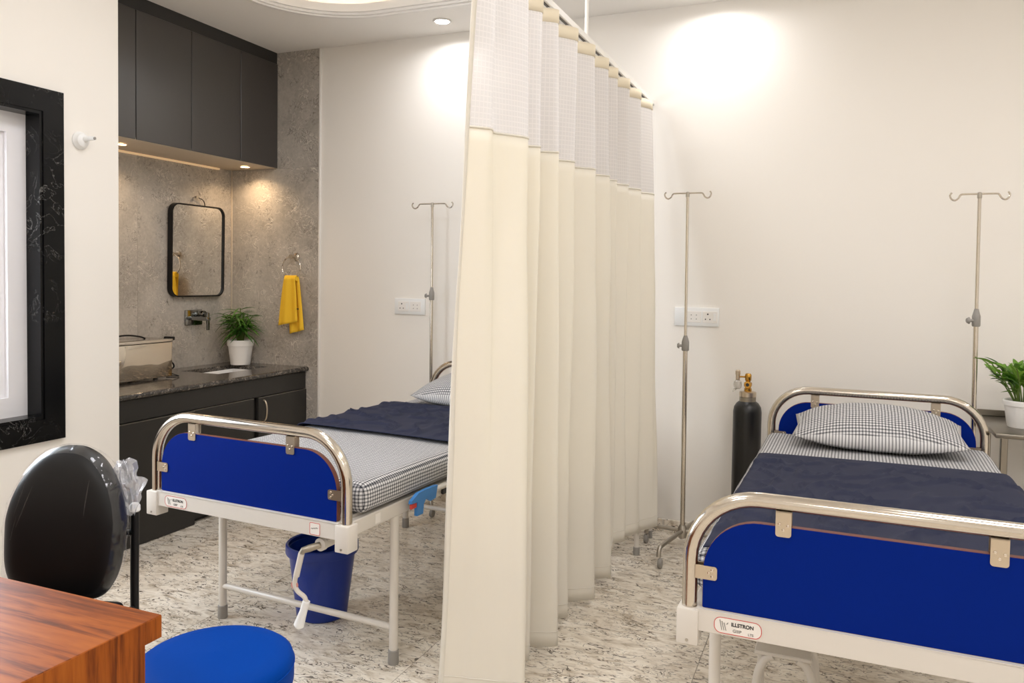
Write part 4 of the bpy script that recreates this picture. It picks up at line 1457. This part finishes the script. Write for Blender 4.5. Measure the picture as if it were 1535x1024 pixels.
# control points: top (x, y) and hem (x, y, z)
CT = [((-1.020, 2.130), (-1.238, 2.372, 0.006)), ((-0.985, 2.215), (-1.120, 2.395, 0.006)), ((-1.035, 2.290), (-1.030, 2.420, 0.006)),
      ((-0.972, 2.445), (-0.955, 2.462, 0.006)), ((-1.060, 2.510), (-1.160, 2.590, 0.03)), ((-0.985, 2.610), (-1.010, 2.650, 0.03)),
      ((-1.045, 2.665), (-1.150, 2.720, 0.03)), ((-0.972, 2.742), (-0.958, 2.805, 0.03)), ((-1.060, 2.820), (-1.170, 2.915, 0.035)),
      ((-0.972, 2.970), (-1.005, 3.055, 0.035)), ((-1.060, 3.040), (-1.160, 3.120, 0.035)), ((-0.972, 3.200), (-0.952, 3.290, 0.03)),
      ((-1.060, 3.275), (-1.150, 3.410, 0.035)), ((-0.972, 3.410), (-0.962, 3.550, 0.035)), ((-1.055, 3.480), (-1.090, 3.640, 0.06)),
      ((-0.975, 3.580), (-0.990, 3.690, 0.10)), ((-1.055, 3.660), (-1.010, 3.740, 0.12)), ((-0.972, 3.790), (-0.960, 3.800, 0.13)),
      ((-1.055, 3.870), (-0.965, 3.850, 0.135)), ((-0.972, 4.020), (-0.915, 3.910, 0.14)), ((-1.040, 4.110), (-0.915, 3.960, 0.14)),
      ((-0.975, 4.270), (-0.872, 4.020, 0.14)), ((-1.000, 4.380), (-0.850, 4.060, 0.145))]
PER = 8
tp = catmull([(a[0], a[1], 0) for a, b in CT], PER)
hp = catmull([b for a, b in CT], PER)
NS = len(tp)
ZTOP, ZNET = ZRAIL - 0.060, 1.885


def curtain_pt(i, z):
    T_, B_ = tp[i], hp[i]
    zh = B_.z
    h = (ZTOP - z) / (ZTOP - zh)
    g = max(0.0, h) ** 0.85
    x = T_.x + (B_.x - T_.x) * g
    y = T_.y + (B_.y - T_.y) * g
    n1 = noise.noise(Vector((i * 0.09, z * 1.4, 4.0)))
    n2 = noise.noise(Vector((i * 0.30, z * 0.8, 9.0)))
    k_ = min(1, h * 3)
    return Vector((x + (0.014 * n1 + 0.006 * n2) * k_, y + 0.006 * n2 * k_, z))


def curtain_grid(zrow, i0=0, i1=None):
    i1 = NS if i1 is None else i1
    V, F, U = [], [], []
    arc = [0.0]
    for i in range(1, NS):
        arc.append(arc[-1] + (tp[i] - tp[i - 1]).length * 1.25)
    n = i1 - i0
    for zf in zrow:
        for i in range(i0, i1):
            z = zf(i) if callable(zf) else zf
            V.append(curtain_pt(i, z))
            U.append((arc[i], z))
    for j in range(len(zrow) - 1):
        for i in range(n - 1):
            a = j * n + i
            F.append((a, a + 1, a + n + 1, a + n))
    return V, F, U


def curtain_part(name, zrow, mat, parent, i0=0, i1=None, thick=0.0012):
    V, F, U = curtain_grid(zrow, i0, i1)
    me = bpy.data.meshes.new(name)
    me.from_pydata(V, [], F)
    uvl = me.uv_layers.new(name='UVMap')
    for p in me.polygons:
        for li in p.loop_indices:
            uvl.data[li].uv = U[me.loops[li].vertex_index]
    me.polygons.foreach_set('use_smooth', [True] * len(me.polygons))
    me.materials.append(MATS[mat])
    o = child(name, me, parent)
    if thick:
        sm = o.modifiers.new('thickness', 'SOLIDIFY')
        sm.thickness = thick
    return o


cu = thing('privacy_curtain', (0, 0, 0), 0, 'cream privacy curtain with white net top hanging between the beds', 'curtain')
NZ = 44
curtain_part('net_top', [ZTOP - 0.0 - (ZTOP - ZNET) * k / 10 for k in range(11)], 'curtain_net', cu, thick=0)
rows = []
for k in range(NZ + 1):
    rows.append(lambda i, k=k: ZNET + (hp[i].z - ZNET) * k / NZ)
curtain_part('cloth', rows, 'curtain_cloth', cu)
curtain_part('seam', [ZNET + 0.004, ZNET - 0.003], 'curtain_cloth', cu, thick=0.003)
hemrows = [(lambda i, k=k: hp[i].z + 0.058 - 0.003 * k) for k in range(2)]
curtain_part('hem_stitch', hemrows, 'curtain_cloth', cu, thick=0.003)
edge = [(lambda i, k=k: ZTOP + (hp[i].z - ZTOP) * k / 50) for k in range(51)]
curtain_part('side_hem', edge, 'curtain_cloth', cu, 0, 3, thick=0.0035)
# cream tabs at every pleat, each with a hook up to the rail
for c in range(1, len(CT) - 1):
    i = c * PER
    if tp[i].x < -1.0:
        continue
    i0, i1 = max(0, i - 6), min(NS, i + 3)
    tb = curtain_part('tab', [ZTOP + 0.036, ZTOP + 0.018, ZTOP - 0.012], 'tab_cream', cu, i0, i1, thick=0.003)
    p = curtain_pt(i - 2, ZTOP + 0.03)
    MB().tube([(p.x, p.y, ZTOP + 0.03), (p.x * 0.5 + XC * 0.5, p.y, ZRAIL - 0.02), (XC, p.y, ZRAIL - 0.0175)], 0.003, 8).build('hook', 'rail_white', tb)

# ------------------------------------------------------------------ desk, stool, chair
DX, DY, DZ = -1.216, 1.155, 0.75
t = thing('desk', (DX - 0.7, DY - 0.35, 0), 0, 'wooden desk with orange brown grain in the near left corner', 'desk')
MB().box(-0.7, 0.7, -0.35, 0.35, DZ - 0.045, DZ, 0.0012, 1).build('desk_top', 'wood_top', t, smooth=False)
MB().box(0.7 - 0.036, 0.7004, 0.310, 0.3503, DZ - 0.0452, DZ - 0.0016, 0.0008, 1).build('edge_band', 'wood_side', t, smooth=False)
MB().box(0.66, 0.7004, -0.35, 0.31, 0, DZ - 0.0012, 0.0006, 1).build('side_panel', 'wood_side', t, smooth=False)
MB().box(-0.7, -0.66, -0.34, 0.31, 0, DZ - 0.0455, 0.0012, 1).build('side_panel', 'wood_side', t, smooth=False)
MB().box(-0.66, 0.66, 0.20, 0.22, 0.25, DZ - 0.0455).build('modesty_panel', 'wood_top', t, smooth=False)

t = thing('round_stool', (-1.375, 1.468, 0), 0, 'round stool with blue padded seat beside the desk', 'stool')
MB().lathe([(0.001, 0.405), (0.170, 0.405), (0.182, 0.412), (0.186, 0.430), (0.186, 0.472), (0.182, 0.488), (0.170, 0.497), (0.13, 0.502), (0.001, 0.506)], n=56, capb=False, capt=False).build('seat', 'blue_vinyl', t, angle=50)
MB().tube([(0.1865 * math.cos(2 * PI * k / 56), 0.1865 * math.sin(2 * PI * k / 56), 0.470) for k in range(56)], 0.0018, 6, closed=True).build('seat_piping', 'blue_vinyl', t)
MB().lathe([(0.1, 0.395), (0.1, 0.404)], n=28).build('seat_plate', 'steel_dull', t)
for k in range(4):
    a = PI / 4 + k * PI / 2
    MB().tube([(0.09 * math.cos(a), 0.09 * math.sin(a), 0.398), (0.16 * math.cos(a), 0.16 * math.sin(a), 0.0)], 0.0125, 14).build('leg', 'steel', t)
MB().tube([(0.131 * math.cos(2 * PI * k / 40), 0.131 * math.sin(2 * PI * k / 40), 0.16) for k in range(40)], 0.008, 10, closed=True).build('foot_ring', 'steel', t)

CH = thing('visitor_chair', (-2.13, 1.675, 0), R(20), 'black padded visitor chair in clear plastic wrap behind the desk', 'chair')


def cushion(w, h, d, n=30, pw=None, infl=0.0, rmin=0.0):
    """rounded padded slab in xz, thickness along y; w, h, d half sizes; rmin > 0 keeps only the rim"""
    V, F = [], []
    for side in (-1, 1):
        for j in range(n + 1):
            for i in range(n + 1):
                u, v = -1 + 2 * i / n, -1 + 2 * j / n
                r_ = max(abs(u), abs(v))
                pw = 2.5 if v > 0 else 2.5 + 1.3 * min(1.0, -v * 2)
                s_ = r_ / ((abs(u) ** pw + abs(v) ** pw) ** (1 / pw)) if r_ > 0 else 1
                uu, vv = u * s_, v * s_
                taper = 1 - 0.26 * max(0, vv) ** 1.3 - 0.04 * max(0, -vv)
                x = (w + infl) * uu * taper
                z = (h + infl) * vv
                bulge = (1 - r_ ** 5) ** 0.5 if r_ < 1 else 0
                y = side * (d + infl) * bulge
                V.append((x, y - 0.02 * uu * uu, z))
    m1 = (n + 1) ** 2
    for sidx in (0, 1):
        for j in range(n):
            for i in range(n):
                uc, vc = -1 + 2 * (i + 0.5) / n, -1 + 2 * (j + 0.5) / n
                if max(abs(uc), abs(vc)) < rmin:
                    continue
                q = sidx * m1 + j * (n + 1) + i
                F.append((q, q + 1, q + n + 2, q + n + 1))
    return V, F


def weld(o, d=0.0004):
    b = bmesh.new()
    b.from_mesh(o.data)
    bmesh.ops.delete(b, geom=[v for v in b.verts if not v.link_faces], context='VERTS')
    bmesh.ops.remove_doubles(b, verts=b.verts[:], dist=d)
    bmesh.ops.recalc_face_normals(b, faces=b.faces[:])
    b.to_mesh(o.data)
    b.free()


bk = MB().add(*cushion(0.180, 0.228, 0.058, n=48)).build('backrest', 'vinyl_black', CH, angle=80)
weld(bk)
bk.location = (0, 0.0, 0.668)
bk.rotation_euler = (R(-8), 0, 0)
wr = MB().add(*cushion(0.180, 0.228, 0.058, n=72, infl=0.005, rmin=0.88))
wv = []
for p in wr.v:
    k_ = noise.noise(Vector((p[0] * 22, p[1] * 18, p[2] * 14)))
    kk = noise.noise(Vector((p[0] * 60, p[1] * 60, p[2] * 30)))
    e = max(0, k_ + 0.6 * kk)
    side = 1 if p[0] > 0 else 0.5
    wv.append((p[0] * (1 + 0.05 * e * side), p[1] - (1 if p[1] < 0 else -1) * 0.010 * e, p[2] * (1 + 0.015 * e)))
wr.v = wv
wo = wr.build('plastic_wrap', 'clear_wrap', bk, angle=18)
weld(wo)
# a few pulled creases of the film over the front
for (xa, za, xb, zb) in ((-0.135, 0.02, -0.105, 0.13), (-0.125, -0.01, -0.085, 0.11), (0.075, 0.02, 0.085, 0.13), (-0.14, -0.05, -0.12, 0.05)):
    ya = -0.058 * (1 - (max(abs(xa) / 0.18, abs(za) / 0.228)) ** 5) ** 0.5 - 0.02 * (xa / 0.18) ** 2
    yb_ = -0.058 * (1 - (max(abs(xb) / 0.16, abs(zb) / 0.228)) ** 5) ** 0.5 - 0.02 * (xb / 0.18) ** 2
    MB().tube([(xa, ya - 0.001, za), ((xa + xb) / 2, (ya + yb_) / 2 - 0.002, (za + zb) / 2), (xb, yb_ - 0.001, zb)], [0.0004, 0.0016, 0.0004], 8).build('film_crease', 'clear_wrap', bk)
# gathered bunch of plastic at the upper corner
random.seed(3)
gb = MB()
nu, nv = 26, 18
V, F = [], []
for j in range(nv + 1):
    for i in range(nu):
        a = 2 * PI * i / nu
        s = j / nv
        rad = 0.040 * math.sin(PI * min(1, s * 0.86 + 0.10)) ** 0.7
        k_ = noise.noise(Vector((math.cos(a) * 2.4, math.sin(a) * 2.4, s * 5)))
        rad *= 1 + 0.75 * k_
        V.append((rad * math.cos(a), rad * math.sin(a) * 0.8, 0.085 - 0.17 * s + 0.012 * k_))
for j in range(nv):
    for i in range(nu):
        F.append((j * nu + i, j * nu + (i + 1) % nu, (j + 1) * nu + (i + 1) % nu, (j + 1) * nu + i))
gb.add(V, F)
go = gb.build('plastic_bunch', 'wrap_bunch', bk, angle=15)
go.location = (0.150, 0.035, 0.100)
go.rotation_euler = (0, R(-14), 0)
# frame: posts, cross bar, seat, legs, arms
for s in (-1, 1):
    ps = MB().tube(catmull([(s * 0.168, 0.060, 0.690), (s * 0.168, 0.060, 0.60), (s * 0.168, 0.058, 0.40), (s * 0.168, 0.070, 0.0)], 6), 0.0125, 14).build('rear_post', 'black_plastic', CH)
    MB().lathe([(0.0135, 0.0), (0.0165, 0.004), (0.016, 0.018), (0.010, 0.026), (0.001, 0.028)], (s * 0.168, 0.060, 0.686), 18).build('post_cap', 'white_plastic', ps)
    MB().tube(catmull([(s * 0.168, -0.42, 0.0), (s * 0.168, -0.40, 0.38)], 4), 0.0125, 14).build('front_leg', 'black_plastic', CH)
    MB().tube([(s * 0.168, -0.40, 0.385), (s * 0.168, 0.042, 0.385)], 0.0125, 14).build('seat_rail', 'black_plastic', CH)
MB().tube([(-0.168, 0.058, 0.62), (0.168, 0.058, 0.62)], 0.011, 12).build('cross_bar', 'black_plastic', CH)
se = MB().box(-0.175, 0.175, -0.42, 0.0, 0.385, 0.435, 0.022, 4).build('seat', 'vinyl_black', CH, angle=60)
